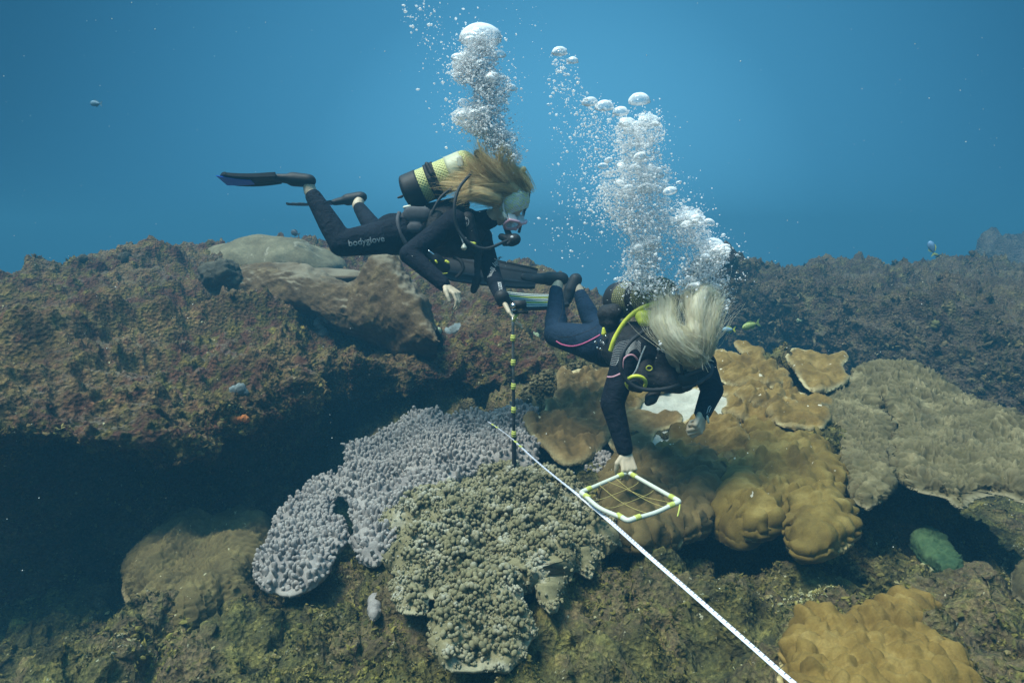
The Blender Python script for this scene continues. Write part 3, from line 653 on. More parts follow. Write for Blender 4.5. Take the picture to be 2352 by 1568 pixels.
M_SMOOTH = coral_mat('smooth_massive_coral', (.105, .072, .036), (.065, .042, .02), (.17, .125, .06), None, 45, .015, silt=(.20, .175, .12))
M_DOME = coral_mat('domed_coral', (.165, .15, .09), (.11, .095, .055), (.23, .21, .13), None, 45, .01, patch=(.25, .235, .17), patch_at=.6)
M_DARK = coral_mat('dark_sponge', (.07, .065, .045), (.035, .033, .022), (.12, .11, .07), None, 60, .01)
M_SPONGE = coral_mat('blue_grey_sponge', (.18, .22, .22), (.10, .12, .12), (.34, .38, .38), None, 90, .006)
M_PGREEN = coral_mat('pale_green_sponge', (.30, .36, .22), (.2, .25, .15), (.45, .5, .33), None, 90, .005)
h, _ = hit(620, 585, (B_LEFT,)); blob('domed_coral', 'wide grey green coral dome on the crest of the ledge behind the divers', 'coral', P(618, 612, 7.3), (.80, .5, .30), M_DOME, .22, 1.6, 5, 3, fine=.02)
SCOL = [[('w', *(P(a, b, y) + [0, .5, -.35])), ('w', *(P(a, b, y) + [0, .25, -.02])), (a, b, y), (a + 5, b + .3 * hgt, y - .12), (a + 8, b + hgt * .75, y - .2), (a + 5, b + hgt, y - .12), ('w', *(P(a, b + hgt * 1.1, y) + [0, .1, -.1]))]
        for a, b, y, hgt in [(470, 645, 5.7, 50), (555, 608, 5.7, 90), (640, 616, 5.55, 100), (760, 645, 5.4, 95), (820, 642, 5.35, 115), (880, 606, 5.3, 155), (940, 662, 5.15, 130), (1000, 762, 5.0, 30)]]
so, _, _ = loft('massive_coral', SCOL, 200, 90, M_SMOOTH, (.08, .018, .010), (1.6, 5, 20), 91); so['kind'] = 'thing'
tag(so, 'smooth brown massive coral ridge with silt on top, beneath the horizontal diver', 'coral')
blob('silted_slab', 'flat silty grey slab behind the smooth brown ridge', 'rock', P(720, 636, 6.0), (.55, .34, .08), M_SMOOTH, .15, 3, 5, 9, fine=.02)
blob('barrel_sponge', 'dark lumpy sponge at the left end of the smooth brown ridge', 'sponge', P(514, 634, 5.6), (.17, .15, .13), M_DARK, .4, 5, 5, 5, fine=.15)
for i_, (a, b, y, r_, lb) in enumerate([(281, 577, 6.6, .06, 'dark knob standing on the skyline of the ledge'), (635, 597, 6.7, .13, 'dark tufted lump on the grey green coral dome'), (183, 574, 6.3, .035, 'smallest dark knob on the skyline, far left'), (1660, 590, 9.6, .2, 'hazy knob on the far crest behind the bubbles')]):
    blob('rock_knob', lb, 'rock', hit(a, b + 26)[0] + [0, .05, r_ * .5], (r_, r_, r_ * 1.1), M_DARK if i_ < 3 else M_RIGHT, .35, 9, 4, i_ + 20, fine=.15)
def sponge_stack(label, px, py, n_, r0, mat, dx=(0, 0), seed=0):
    rng = np.random.default_rng(seed); h, nn = hit(px, py); m = MB()
    for k in range(n_):
        v, f = ICO3; c = h + np.array([dx[0] * k + rng.normal(0, r0 * .35), -.02, dx[1] * k + rng.normal(0, r0 * .2)])
        q = v * r0 * rng.uniform(.7, 1.25) * [1, 1, 1.1]; q = q * (1 + .35 * fbm(v * 2 + k, 1.3, 3, seed + k))[:, None]; m.add(q + c, f)
    o = m.build('sponge', mat, None); tag(o, label, 'sponge'); return o
sponge_stack('knotted blue grey sponge on the maroon ledge left of the pole', 738, 760, 6, .035, M_SPONGE, (.004, .035), 3)
sponge_stack('pale green sponge nub on the grey green dome', 673, 605, 2, .05, M_PGREEN, (0, .03), 4)
sponge_stack('pale crusty grey coral patch under the drooping bare hand', 1035, 762, 9, .05, M_SPONGE, (.02, 0), 5)
sponge_stack('pale green sausage sponge lying under the drooping bare hand', 985, 766, 3, .04, M_PGREEN, (.035, .006), 6)
sponge_stack('pale green round sponge beside the pole, behind the two divers', 1230, 768, 2, .035, M_PGREEN, (.01, 0), 8)
sponge_stack('pale blue sponge near the lip of the maroon ledge', 545, 895, 4, .028, M_SPONGE, (.02, 0), 9)
sponge_stack('rusty orange sponge on the lip of the maroon ledge', 545, 960, 4, .022, coral_mat('orange_sponge', (.35, .12, .03), (.2, .07, .02), (.45, .2, .06), None, 60, .01), (.02, 0), 10)
sponge_stack('pale disc shaped sponge on the dark face of the right ledge', 1832, 737, 2, .03, M_PGREEN, (.02, 0), 12)
sponge_stack('yellow green sponge patch on the right ledge face', 2140, 745, 5, .03, coral_mat('yellow_sponge', (.14, .14, .05), (.09, .09, .03), (.22, .22, .09), None, 60, .01), (.03, 0), 13)

# ---------------------------------------------------------------- turf: crumbs, tufts and shells that cover the rock
def turf(name, o, n_, size, mat, seed, keep=None, leaf=.75):
    """short leafy scraps and crumbs rooted on the rock"""
    me = o.data; rng = np.random.default_rng(seed)
    co = np.empty(len(me.vertices) * 3); me.vertices.foreach_get('co', co); co = co.reshape(-1, 3)
    no = np.empty(len(me.vertices) * 3); me.vertices.foreach_get('normal', no); no = no.reshape(-1, 3)
    k = keep(co, no); k = k * np.clip(.35 + 2.2 * vnoise(co * 2.3, seed + 60) + 1.2 * vnoise(co * 8, seed + 61), .03, 3)
    idx = np.nonzero(k > 0)[0]; w = k[idx] / k[idx].sum(); i = rng.choice(idx, n_, p=w)
    p = co[i] + rng.normal(0, .006, (n_, 3)); nn = no[i] * .8 + rng.normal(0, .45, (n_, 3)) + [0, 0, .3]
    s_ = np.clip(rng.gamma(3, 1 / 3., n_), .2, 2.2) * size * (.45 + .55 * np.linalg.norm(p - CAM, axis=1) / 4)
    hue = np.clip(rng.random(n_) * .45 + .5 * (.5 + 1.1 * vnoise(co[i] * 5, seed + 70)) , 0, .999)
    lf = rng.random(n_) < leaf; V, F, T = [], [], []; off = 0
    M = frames(nn, rng.uniform(0, 6.28, n_)) * (s_[:, None] * np.stack([rng.uniform(.6, 1.5, n_), rng.uniform(.4, 1, n_), rng.uniform(.3, 1.0, n_)], 1))[:, None, :]
    tv = ICO1[0] * (1 + .35 * np.random.default_rng(seed + 1).uniform(-1, 1, (12, 1))) * .75
    v, f = batch(tv, ICO1[1], M[~lf], p[~lf]); V.append(v); F += f; T.append(np.repeat(hue[~lf], 12)); off = len(v)
    r5 = np.random.default_rng(seed + 2); q = []; qf = []
    for j in range(6):
        a = r5.uniform(0, 6.28); t = r5.uniform(.25, 1.1); L_ = r5.uniform(.8, 1.7); d = np.array([math.cos(a) * t, math.sin(a) * t, 1]) ; d /= np.linalg.norm(d); sdv = np.cross(d, [0.1, .2, 1]); sdv /= np.linalg.norm(sdv); b = len(q)
        q += [sdv * .14, -sdv * .14, d * L_ * .6 + sdv * .3, d * L_ * .6 - sdv * .3, d * L_ * 1.05 + np.array([math.cos(a), math.sin(a), -.3]) * .35]; qf += [(b, b + 1, b + 3), (b, b + 3, b + 2), (b + 2, b + 3, b + 4)]
    M2 = frames(nn[lf], rng.uniform(0, 6.28, lf.sum())) * (s_[lf] * .95)[:, None, None]
    v, f = batch(np.array(q), qf, M2, p[lf]); V.append(v); F += [tuple(z + off for z in g) for g in f]; T.append(np.repeat(hue[lf], len(q)))
    t = mk(name, np.concatenate(V), F, mat, None, False, {'tip': np.concatenate(T)}); tag(t, kind='stuff'); return t
def turf_mat(name, cols):
    def bd(n, b):
        c = rampn(n, attr(n, 'tip'), [(i / (len(cols) - 1), c) for i, c in enumerate(cols)], 'LINEAR')
        c = mix(n, .9, c, rampn(n, noise(n, 3.3, 5, .6), [(.32, (.45, .38, .36)), (.5, (1, 1, 1)), (.68, (1.55, 1.6, 1.2))]), 'MULTIPLY')
        c = mix(n, .5, c, rampn(n, noise(n, 60, 2), [(.3, (.6, .6, .6)), (.7, (1.5, 1.5, 1.4))]), 'MULTIPLY')
        n.links.new(c, b.inputs['Base Color'])
        t = node(n, 'ShaderNodeBsdfTranslucent', {'Color': c}).outputs[0]
        n.links.new(node(n, 'ShaderNodeMixShader', {0: .25, 1: b.outputs[0], 2: t}).outputs[0], n.nodes['Material Output'].inputs['Surface'])
    return material(name, bd, .9, .1)
M_TURFL = turf_mat('turf_left', [maroon, (.12, .055, .04), plum, (.12, .07, .045), olive, (.15, .11, .05), tan_, ochre, (.36, .30, .12), pale])
M_TURFR = turf_mat('turf_right', [(.042, .032, .022), (.065, .048, .033), (.075, .065, .035), (.10, .078, .046), (.13, .105, .055), (.2, .17, .09), (.4, .38, .26)])
M_TURFB = turf_mat('turf_near', [(.045, .05, .022), (.07, .07, .03), (.09, .085, .035), (.12, .11, .04), (.16, .14, .045), (.2, .17, .05), (.24, .19, .08), (.34, .32, .18), (.45, .43, .3)])
vis = lambda co: ((np.abs(co[:, 0]) < co[:, 1] * .85) & (co[:, 1] > .9)).astype(float)
turf('turf_algae', left, 60000, .0125, M_TURFL, 1, lambda co, no: vis(co) * (no[:, 2] > -.3) / np.clip(co[:, 1], 2, 9))
turf('turf_algae', right, 26000, .016, M_TURFR, 2, lambda co, no: vis(co) * (no[:, 2] > -.5) / np.clip(co[:, 1], 2, 9))
turf('turf_algae', bedo, 80000, .0095, M_TURFB, 3, lambda co, no: vis(co) * (co[:, 1] < 7) / np.clip(co[:, 1], 1.3, 9) ** 2)
# ================================================================ divers
def wloc(o):
    s = np.zeros(3)
    while o is not None: s += np.array(o.location); o = o.parent
    return s
_mk = mk
def part(name, v, f, mat, parent, smooth=True, attrs=None, label=None):
    w = wloc(parent); o = _mk(name, np.asarray(v, float) - w, f, mat, None, smooth, attrs); o.parent = parent
    if label: o['label'] = label
    return o
def pbuild(mb, name, mat, parent, smooth=True, attr_=None, label=None):
    return part(name, np.concatenate(mb.v), mb.f, mat, parent, smooth, {attr_: np.concatenate(mb.a)} if attr_ else None, label)
def V3(*a): return np.array(a, float)
def un(v): v = np.asarray(v, float); return v / (np.linalg.norm(v) + 1e-9)
def rc(mb, p0, r0, p1, r1, flat=None, seg=16):
    """tapered limb with round ends; flat=(axis, factor) squeezes it across"""
    p0, p1 = np.asarray(p0, float), np.asarray(p1, float); d = p1 - p0; L_ = np.linalg.norm(d) + 1e-6; z = d / L_
    x = np.cross(z, [0.3, .1, 1.]); x = un(x); y = np.cross(z, x); prof = []
    for k in range(6): a = math.pi / 2 * (1 - k / 5); prof.append((-r0 * math.sin(a), max(r0 * math.cos(a), 1e-4)))
    for k in range(1, 5): prof.append((L_ * k / 5, r0 + (r1 - r0) * k / 5))
    for k in range(6): a = math.pi / 2 * k / 5; prof.append((L_ + r1 * math.sin(a), max(r1 * math.cos(a), 1e-4)))
    an = np.arange(seg) * 2 * math.pi / seg
    v = np.concatenate([h * z + r * (np.cos(an)[:, None] * x + np.sin(an)[:, None] * y) for h, r in prof])
    if flat is not None:
        ax = un(flat[0]); v = v - np.outer((v @ ax) - np.clip(v @ z / L_, 0, 1) * 0 - (v @ z) * (z @ ax), ax) * (1 - flat[1])
    n = len(prof); f = [(k * seg + j, k * seg + (j + 1) % seg, (k + 1) * seg + (j + 1) % seg, (k + 1) * seg + j) for k in range(n - 1) for j in range(seg)]
    f += [tuple(range(seg))[::-1], tuple((n - 1) * seg + j for j in range(seg))]
    mb.add(v + p0, f)
def ell(mb, c, ax, r):
    """ellipsoid with axes rows ax and radii r"""
    mb.add((ICO3[0] * np.asarray(r)) @ np.asarray(ax) + np.asarray(c), ICO3[1])
def chain(mb, pts, flat=None):
    for (a, ra), (b, rb) in zip(pts[:-1], pts[1:]): rc(mb, a, ra, b, rb, flat)
def fuse(mb, vox, smooth_it=4, fac=.5):
    me = bpy.data.meshes.new('tmp'); me.from_pydata(np.concatenate(mb.v).tolist(), [], mb.f); o = bpy.data.objects.new('tmp', me); COL.objects.link(o)
    m = o.modifiers.new('r', 'REMESH'); m.mode = 'VOXEL'; m.voxel_size = vox
    s = o.modifiers.new('s', 'SMOOTH'); s.factor = fac; s.iterations = smooth_it
    dg = bpy.context.evaluated_depsgraph_get(); dg.update(); ev = o.evaluated_get(dg); m2 = bpy.data.meshes.new_from_object(ev)
    n = len(m2.vertices); co = np.empty(n * 3); m2.vertices.foreach_get('co', co); f = [tuple(p.vertices) for p in m2.polygons]
    bpy.data.objects.remove(o); bpy.data.meshes.remove(me); bpy.data.meshes.remove(m2)
    return co.reshape(-1, 3), f
def J(z, a, b, Y): x, y = z(a, b); return P(x, y, Y)
z1 = lambda a, b: (488 + .3418 * a, 287 + .3418 * b)
z2 = lambda a, b: (1119.7 + .26855 * a, 562.7 + .26855 * b)
zd = lambda a, b: (a, b)

M_SKIN = plain('skin', (.50, .42, .30), .55, .35, .06, 12)
M_SUIT = material('black_neoprene', lambda n, b: (n.links.new(rampn(n, noise(n, 9, 4), [(.3, (.004, .006, .011)), (.7, (.009, .013, .022))]), b.inputs['Base Color']), bump(n, b, noise(n, 17, 4, .6, dist=1.2), .8, .02)), .85, .15)
M_SUITB = material('navy_neoprene', lambda n, b: (n.links.new(rampn(n, noise(n, 9, 4), [(.3, (.008, .02, .042)), (.7, (.014, .031, .06))]), b.inputs['Base Color']), bump(n, b, noise(n, 15, 4, .6, dist=1.2), .8, .02)), .85, .15)
M_VEST = material('black_nylon', lambda n, b: (n.links.new(rampn(n, noise(n, 30, 4), [(.3, (.008, .009, .011)), (.7, (.025, .027, .03))]), b.inputs['Base Color']), bump(n, b, noise(n, 14, 5, .65), .9, .02)), .7, .3)
M_GREYN = plain('grey_nylon', (.06, .065, .075), .7, .3, .2, 40)
M_RUB = plain('black_rubber', (.016, .018, .02), .6, .3, .15, 30)
M_RUBG = plain('dark_grey_rubber', (.022, .026, .03), .6, .3, .15, 30)
M_BLUE = plain('bright_blue_plastic', (.02, .16, .95), .4, .4, .05)
M_YELL = plain('yellow_plastic', (.62, .66, .07), .4, .4, .08)
M_YELT = plain('yellow_tape', (.50, .54, .12), .5, .3, .1, 60)
M_WHITE = plain('white_plastic', (.56, .59, .50), .4, .4, .03)
M_PRINT = plain('white_print', (.42, .44, .44), .6, .2, .02)
M_STEEL = plain('steel', (.6, .62, .64), .25, .5, .05, metal=1)
M_PINK = plain('pink_plastic', (.72, .42, .50), .4, .4, .04)
M_PIPE = plain('pink_piping', (.45, .10, .22), .6, .3, .04)
M_PIPEP = plain('pale_pink_piping', (.50, .27, .33), .6, .3, .04)
M_SKIRT = material('clear_silicone', lambda n, b: (b.inputs['Base Color'].__setattr__('default_value', (.75, .8, .82, 1)), b.inputs['Alpha'].__setattr__('default_value', .62)), .25, .5)
M_LENS = material('mask_glass', lambda n, b: (b.inputs['Base Color'].__setattr__('default_value', (.6, .7, .72, 1)), b.inputs['Alpha'].__setattr__('default_value', .25)), .05, .6)
def hair_mat(name, stops):
    def bd(n, b):
        c = rampn(n, attr(n, 'tip'), stops); c = mix(n, .4, c, rampn(n, noise(n, 25, 3), [(.3, (.6, .55, .5)), (.6, (1.1, 1.1, 1.1))]), 'MULTIPLY')
        n.links.new(c, b.inputs['Base Color']); t = node(n, 'ShaderNodeBsdfTranslucent', {'Color': c}).outputs[0]
        n.links.new(node(n, 'ShaderNodeMixShader', {0: .5, 1: b.outputs[0], 2: t}).outputs[0], n.nodes['Material Output'].inputs['Surface'])
    return material(name, bd, .5, .35)
M_HAIRA = hair_mat('golden_hair', [(0, (.48, .34, .13)), (.45, (.85, .68, .34)), (1, (.97, .90, .62))])
M_HAIRB = hair_mat('pale_blonde_hair', [(0, (.74, .68, .44)), (.5, (.94, .91, .72)), (1, (.99, .98, .90))])
def net_mat(name, a, b_, ax, sc):
    """woven net: two sets of fine slanting threads over the tank"""
    def bd(n, b):
        t = attr(n, 'tip'); u = attr(n, 'rim')
        s1 = node(n, 'ShaderNodeMath', {0: t, 1: u}, operation='ADD').outputs[0]; s2 = node(n, 'ShaderNodeMath', {0: t, 1: u}, operation='SUBTRACT').outputs[0]
        w = [node(n, 'ShaderNodeMath', {0: node(n, 'ShaderNodeMath', {0: s, 1: sc}, operation='MULTIPLY').outputs[0]}, operation='SINE').outputs[0] for s in (s1, s2)]
        m_ = node(n, 'ShaderNodeMath', {0: w[0], 1: w[1]}, operation='MAXIMUM').outputs[0]
        c = mix(n, step(n, m_, .1, .5), b_, a); n.links.new(mix(n, .3, c, rampn(n, noise(n, 8, 3), [(.3, (.7, .7, .7)), (.7, (1.2, 1.2, 1.2))]), 'MULTIPLY'), b.inputs['Base Color'])
        bump(n, b, m_, .6, .003)
    return material(name, bd, .5, .4)
M_NET = net_mat('yellow_net', (.58, .60, .24), (.38, .39, .15), None, 300.0)
M_NETD = net_mat('dark_net', (.09, .09, .06), (.30, .30, .10), None, 260.0)
M_TANKW = plain('pale_tank_paint', (.62, .64, .50), .4, .4, .05, 8)
def band_mat(n, b):
    t, u = attr(n, 'tip'), attr(n, 'rim')
    vec = node(n, 'ShaderNodeCombineXYZ', {0: u, 1: t}).outputs[0]
    br = node(n, 'ShaderNodeTexBrick', {'Vector': vec, 'Scale': 70.0, 'Color1': (.60, .70, .74, 1), 'Color2': (.68, .74, .34, 1), 'Mortar': (.16, .22, .28, 1), 'Mortar Size': .035, 'Brick Width': .9, 'Row Height': .6})
    n.links.new(br.outputs[0], b.inputs['Base Color']); bump(n, b, noise(n, 30, 2), .4, .006)
M_BAND = material('patterned_headband', band_mat, .8, .2)

def head(mb, c, u, n, s=1.0, wrap=0.0):
    u = un(u); n = un(n - u * np.dot(n, u)); l = np.cross(u, n); A = [l, n, u]; q = lambda a, b, d: c + s * (l * a + n * b + u * d)
    ell(mb, q(0, -.012, .02), A, np.array([.074, .094, .092]) * s)
    ell(mb, q(0, .022, -.028), A, np.array([.062, .066, .072]) * s)
    rc(mb, q(0, .035, -.06), .046 * s, q(0, .062, -.088), .026 * s)
    for k in (-1, 1):
        rc(mb, q(.045 * k, .0, -.045), .028 * s, q(.02 * k, .055, -.085), .024 * s)
        ell(mb, q(.038 * k, .066, -.03), A, np.array([.026, .022, .024]) * s)                       # cheek
        rc(mb, q(.012 * k, .090, .020), .011 * s, q(.045 * k, .074, .020), .010 * s)                  # brow
        ell(mb, q(.078 * k, -.008, -.012), [l, n, u], np.array([.009, .018, .030]) * s)                # ear
    rc(mb, q(0, .088, .004), .009 * s, q(0, .112, -.030), .012 * s)                                    # nose
    for k in (-1, 1): ell(mb, q(.012 * k, .100, -.034), A, np.array([.009, .010, .008]) * s)
    rc(mb, q(-.018, .088, -.056), .008 * s, q(.018, .088, -.056), .008 * s); rc(mb, q(-.015, .086, -.068), .009 * s, q(.015, .086, -.068), .009 * s)
    return q, A
def hand(mb, w, d, pn, side, curl=(30, 40, 25), spread=.10, s=1.0, thumb=(.5, .6), nails=None):
    """w wrist, d pointing direction, pn palm normal, side +1/-1 thumb side"""
    d = un(d); pn = un(pn - d * np.dot(pn, d)); l = np.cross(d, pn) * side          # l points to the thumb
    k = w + d * .085 * s
    rc(mb, w, .024 * s, w + d * .03 * s, .027 * s, (pn, .62))
    for t in (-.028, -.010, .008, .026): rc(mb, w + d * .015 * s + l * t * .6 * s, .014 * s, k + l * t * s, .0115 * s)
    rc(mb, w + d * .03 * s, .024 * s, w + d * .07 * s, .026 * s, (pn, .5))
    Ls = [(.040, .024, .019), (.046, .029, .021), (.042, .027, .020), (.032, .020, .017)]
    for i, t in enumerate((.029, .0095, -.0095, -.028)):
        p = k + l * t * s + d * (.004 if i in (1, 2) else -.004 if i == 3 else 0) * s; ang = 0; dl = un(d + l * (t / .029) * spread); r = .0092 * s * (1 if i < 3 else .88)
        for j, L_ in enumerate(Ls[i]):
            ang += R(curl[j] * (1 + .12 * (i - 1.5))); dr = dl * math.cos(ang) + pn * math.sin(ang); q = p + dr * L_ * s
            rc(mb, p, r, q, r * .9, seg=10); p = q; r *= .9
    p = w + d * .025 * s + l * .022 * s; dr = un(d * .75 + l * .75 + pn * .25)
    rc(mb, p, .014 * s, p + dr * .035 * s, .0125 * s); p = p + dr * .035 * s
    dr = un(d + l * thumb[0] + pn * thumb[1]); rc(mb, p, .0120 * s, p + dr * .032 * s, .0105 * s); p = p + dr * .032 * s
    dr = un(d + l * (thumb[0] - .3) + pn * (thumb[1] + .2)); rc(mb, p, .0102 * s, p + dr * .024 * s, .0085 * s)
def fin(parent, ankle, heel, toe, tip, wdir, w0, w1, mat, under=None, stripes=None, label=None):
    """full foot fin: rubber pocket on the foot and a long ribbed blade"""
    heel, toe, tip = map(lambda x: np.asarray(x, float), (heel, toe, tip)); wd = un(wdir - un(tip - toe) * np.dot(wdir, un(tip - toe))); nn = np.cross(un(tip - toe), wd)
    m = MB(); rc(m, heel, .043, heel * .5 + toe * .5, .046, (nn, .85)); rc(m, heel * .5 + toe * .5, .046, toe, .036, (nn, .62)); rc(m, toe, .04, toe + (tip - toe) * .12, .03, (nn, .35))
    v, f = fuse(m, .006, 4); o = part('fin', v, f, mat, parent, label=label)
    b = MB(); n = 22; rows = []
    for i in range(n):
        t = i / (n - 1); c = toe + (tip - toe) * t + nn * .012 * math.sin(t * 3); wv = w0 + (w1 - w0) * t ** .7; wv *= 1 if t < .93 else 1 - .25 * (t - .93) / .07
        for j in range(13):
            s_ = j / 12 * 2 - 1; rib = .004 * (abs(abs(s_) - .45) < .06) + .009 * (1 - t * .6) * (abs(s_) > .93)
            rows.append((c + wd * s_ * wv * .5 + un(tip - toe) * (-.03 * s_ * s_ * (t > .9)), rib))
    P0 = np.array([r[0] for r in rows]); rb = np.array([r[1] for r in rows]); th = .003 + rb
    F = grid_faces(n, 13); N = len(P0); top = P0 + nn * th[:, None]; bot = P0 - nn * th[:, None]
    e = [(i, i + 1) for i in range(12)] + [(i * 13 + 12, (i + 1) * 13 + 12) for i in range(n - 1)] + [((n - 1) * 13 + i + 1, (n - 1) * 13 + i) for i in range(12)][::-1] + [((i + 1) * 13, i * 13) for i in range(n - 1)][::-1]
    b.add(np.concatenate([top, bot]), F.tolist() + (F[:, ::-1] + N).tolist() + [(a_ + N, c_ + N, c_, a_) for a_, c_ in e])
    bl = pbuild(b, 'blade', mat, o, smooth=False)
    if under is not None:
        sgn, t0, t1, um = under; g = []
        for i in range(8):
            t = t0 + (t1 - t0) * i / 7; c = toe + (tip - toe) * t + nn * .012 * math.sin(t * 3) + nn * sgn * .0105; wv = (w0 + (w1 - w0) * t ** .7) * .42 * (.5 + .5 * i / 7)
            g += [c - wd * wv - nn * sgn * .0, c + wd * wv]
        g = np.array(g); k = MB(); F2 = grid_faces(8, 2).tolist(); th_ = nn * sgn * .003; N2 = len(g)
        k.add(np.concatenate([g, g + th_]), F2 + [[x + N2 for x in q] for q in F2] + [(2 * i, 2 * i + 2, 2 * i + 2 + N2, 2 * i + N2) for i in range(7)] + [(2 * i + 1, 2 * i + 3, 2 * i + 3 + N2, 2 * i + 1 + N2) for i in range(7)] + [(0, 1, 1 + N2, N2), (14, 15, 15 + N2, 14 + N2)])
        pbuild(k, 'blade_insert', um, o, smooth=False)
    if stripes is not None:
        sgn, sm = stripes
        for si, s_ in enumerate((-.85, -.6, -.35, -.1, .15, .4, .65, .88)):
            g = []
            for i in range(14):
                t = .12 + .88 * i / 13; c = toe + (tip - toe) * t + nn * (.012 * math.sin(t * 3) + sgn * .013); wv = (w0 + (w1 - w0) * t ** .7) * .5
                g += [c + wd * wv * (s_ - .065), c + wd * wv * (s_ + .065)]
            g = np.array(g); th_ = nn * sgn * .002; N2 = len(g); F2 = grid_faces(14, 2).tolist()
            k = MB(); k.add(np.concatenate([g, g + th_]), F2 + [[x + N2 for x in q] for q in F2] + [(2 * i, 2 * i + 2, 2 * i + 2 + N2, 2 * i + N2) for i in range(13)] + [(2 * i + 1, 2 * i + 3, 2 * i + 3 + N2, 2 * i + 1 + N2) for i in range(13)])
            pbuild(k, 'blade_stripe', sm[si % len(sm)], o, smooth=False)
    return o
def cyl_shell(p0, p1, r, n=40, seg=48, dome=(0, 0), off=0.0):
    """tank body with domed ends; returns v, f, and (t, u) in metres for patterns"""
    p0, p1 = np.asarray(p0, float), np.asarray(p1, float); L_ = np.linalg.norm(p1 - p0); z = (p1 - p0) / L_; x = un(np.cross(z, [0, 1, .2])); y = np.cross(z, x)
    prof = []
    if dome[0]: prof += [(-dome[0] * math.cos(a), r * math.sin(a)) for a in np.linspace(.02, math.pi / 2, 8)[:-1]]
    prof += [(L_ * k / n, r) for k in range(n + 1)]
    if dome[1]: prof += [(L_ + dome[1] * math.sin(a), r * math.cos(a)) for a in np.linspace(0, math.pi / 2 - .02, 9)[1:]]
    an = np.arange(seg) * 2 * math.pi / seg; v = np.concatenate([p0 + h * z + rr * (np.cos(an)[:, None] * x + np.sin(an)[:, None] * y) for h, rr in prof])
    m = len(prof); f = [(k * seg + j, k * seg + (j + 1) % seg, (k + 1) * seg + (j + 1) % seg, (k + 1) * seg + j) for k in range(m - 1) for j in range(seg)] + [tuple(range(seg))[::-1], tuple((m - 1) * seg + j for j in range(seg))]
    t = np.repeat([h for h, _ in prof], seg); u = np.tile(np.abs(an - math.pi) * r, m)
    return v, f, t, u
def surf_bvh(v, f): return BVHTree.FromPolygons([Vector(x) for x in v], f)
def project_line(bv, pts, z, off=.002, m=None):
    """trace a drawn line onto the cloth it is printed on"""
    pts = np.array([z(*p) for p in pts]); c = cr_interp(pts, m or max(8, len(pts) * 6)); o_ = []
    for a, b in c:
        d = Vector(ray(a, b)).normalized(); h = bv.ray_cast(Vector(CAM), d)
        if h[0] is not None: o_.append(np.array(h[0]) + np.array(h[1]) * off * (1 if h[1].dot(d) < 0 else -1))
    return np.array(o_)
def printed(name, parent, bv, pts, z, r, mat, off=.001):
    c = project_line(bv, pts, z, off)
    if len(c) > 2:
        v, f = tube(c, r, 6); return part(name, v, f, mat, parent)
def text(parent, bv, body, px, py, right, upv, size, mat, z=zd, thick=0.0, font_w=0):
    """lettering laid onto the cloth under the picture point"""
    cu = bpy.data.curves.new('t', 'FONT'); cu.body = body; cu.size = size; cu.align_x = 'CENTER'; cu.align_y = 'CENTER'; cu.resolution_u = 3; cu.offset = font_w
    o = bpy.data.objects.new('t', cu); COL.objects.link(o); dg = bpy.context.evaluated_depsgraph_get(); dg.update(); me = bpy.data.meshes.new_from_object(o.evaluated_get(dg))
    co = np.array([v.co[:] for v in me.vertices]); f = [tuple(p.vertices) for p in me.polygons]; bpy.data.objects.remove(o); bpy.data.meshes.remove(me)
    a, b = z(px, py); h = bv.ray_cast(Vector(CAM), Vector(ray(a, b)).normalized())
    if h[0] is None or not len(co): return
    c = np.array(h[0]); n = np.array(h[1]); n = n if n @ (c - CAM) < 0 else -n; n = un(n * .6 - un(c - CAM) * .4); r_ = un(np.asarray(right) - n * np.dot(right, n)); u_ = un(np.asarray(upv) - n * np.dot(upv, n)); u_ = un(u_ - r_ * (u_ @ r_))
    w = c + co[:, :1] * r_ + co[:, 1:2] * u_; out_ = []
    for p in w:
        hh = bv.ray_cast(Vector(p + n * .06), Vector(-n), .14); out_.append(np.array(hh[0]) + n * .0040 if hh[0] is not None else p + n * .003)
    out_ = np.array(out_); N = len(out_); v = np.concatenate([out_, out_ - n * .002]); part('lettering', v, f + [tuple(i + N for i in q[::-1]) for q in f], mat, parent, smooth=False)
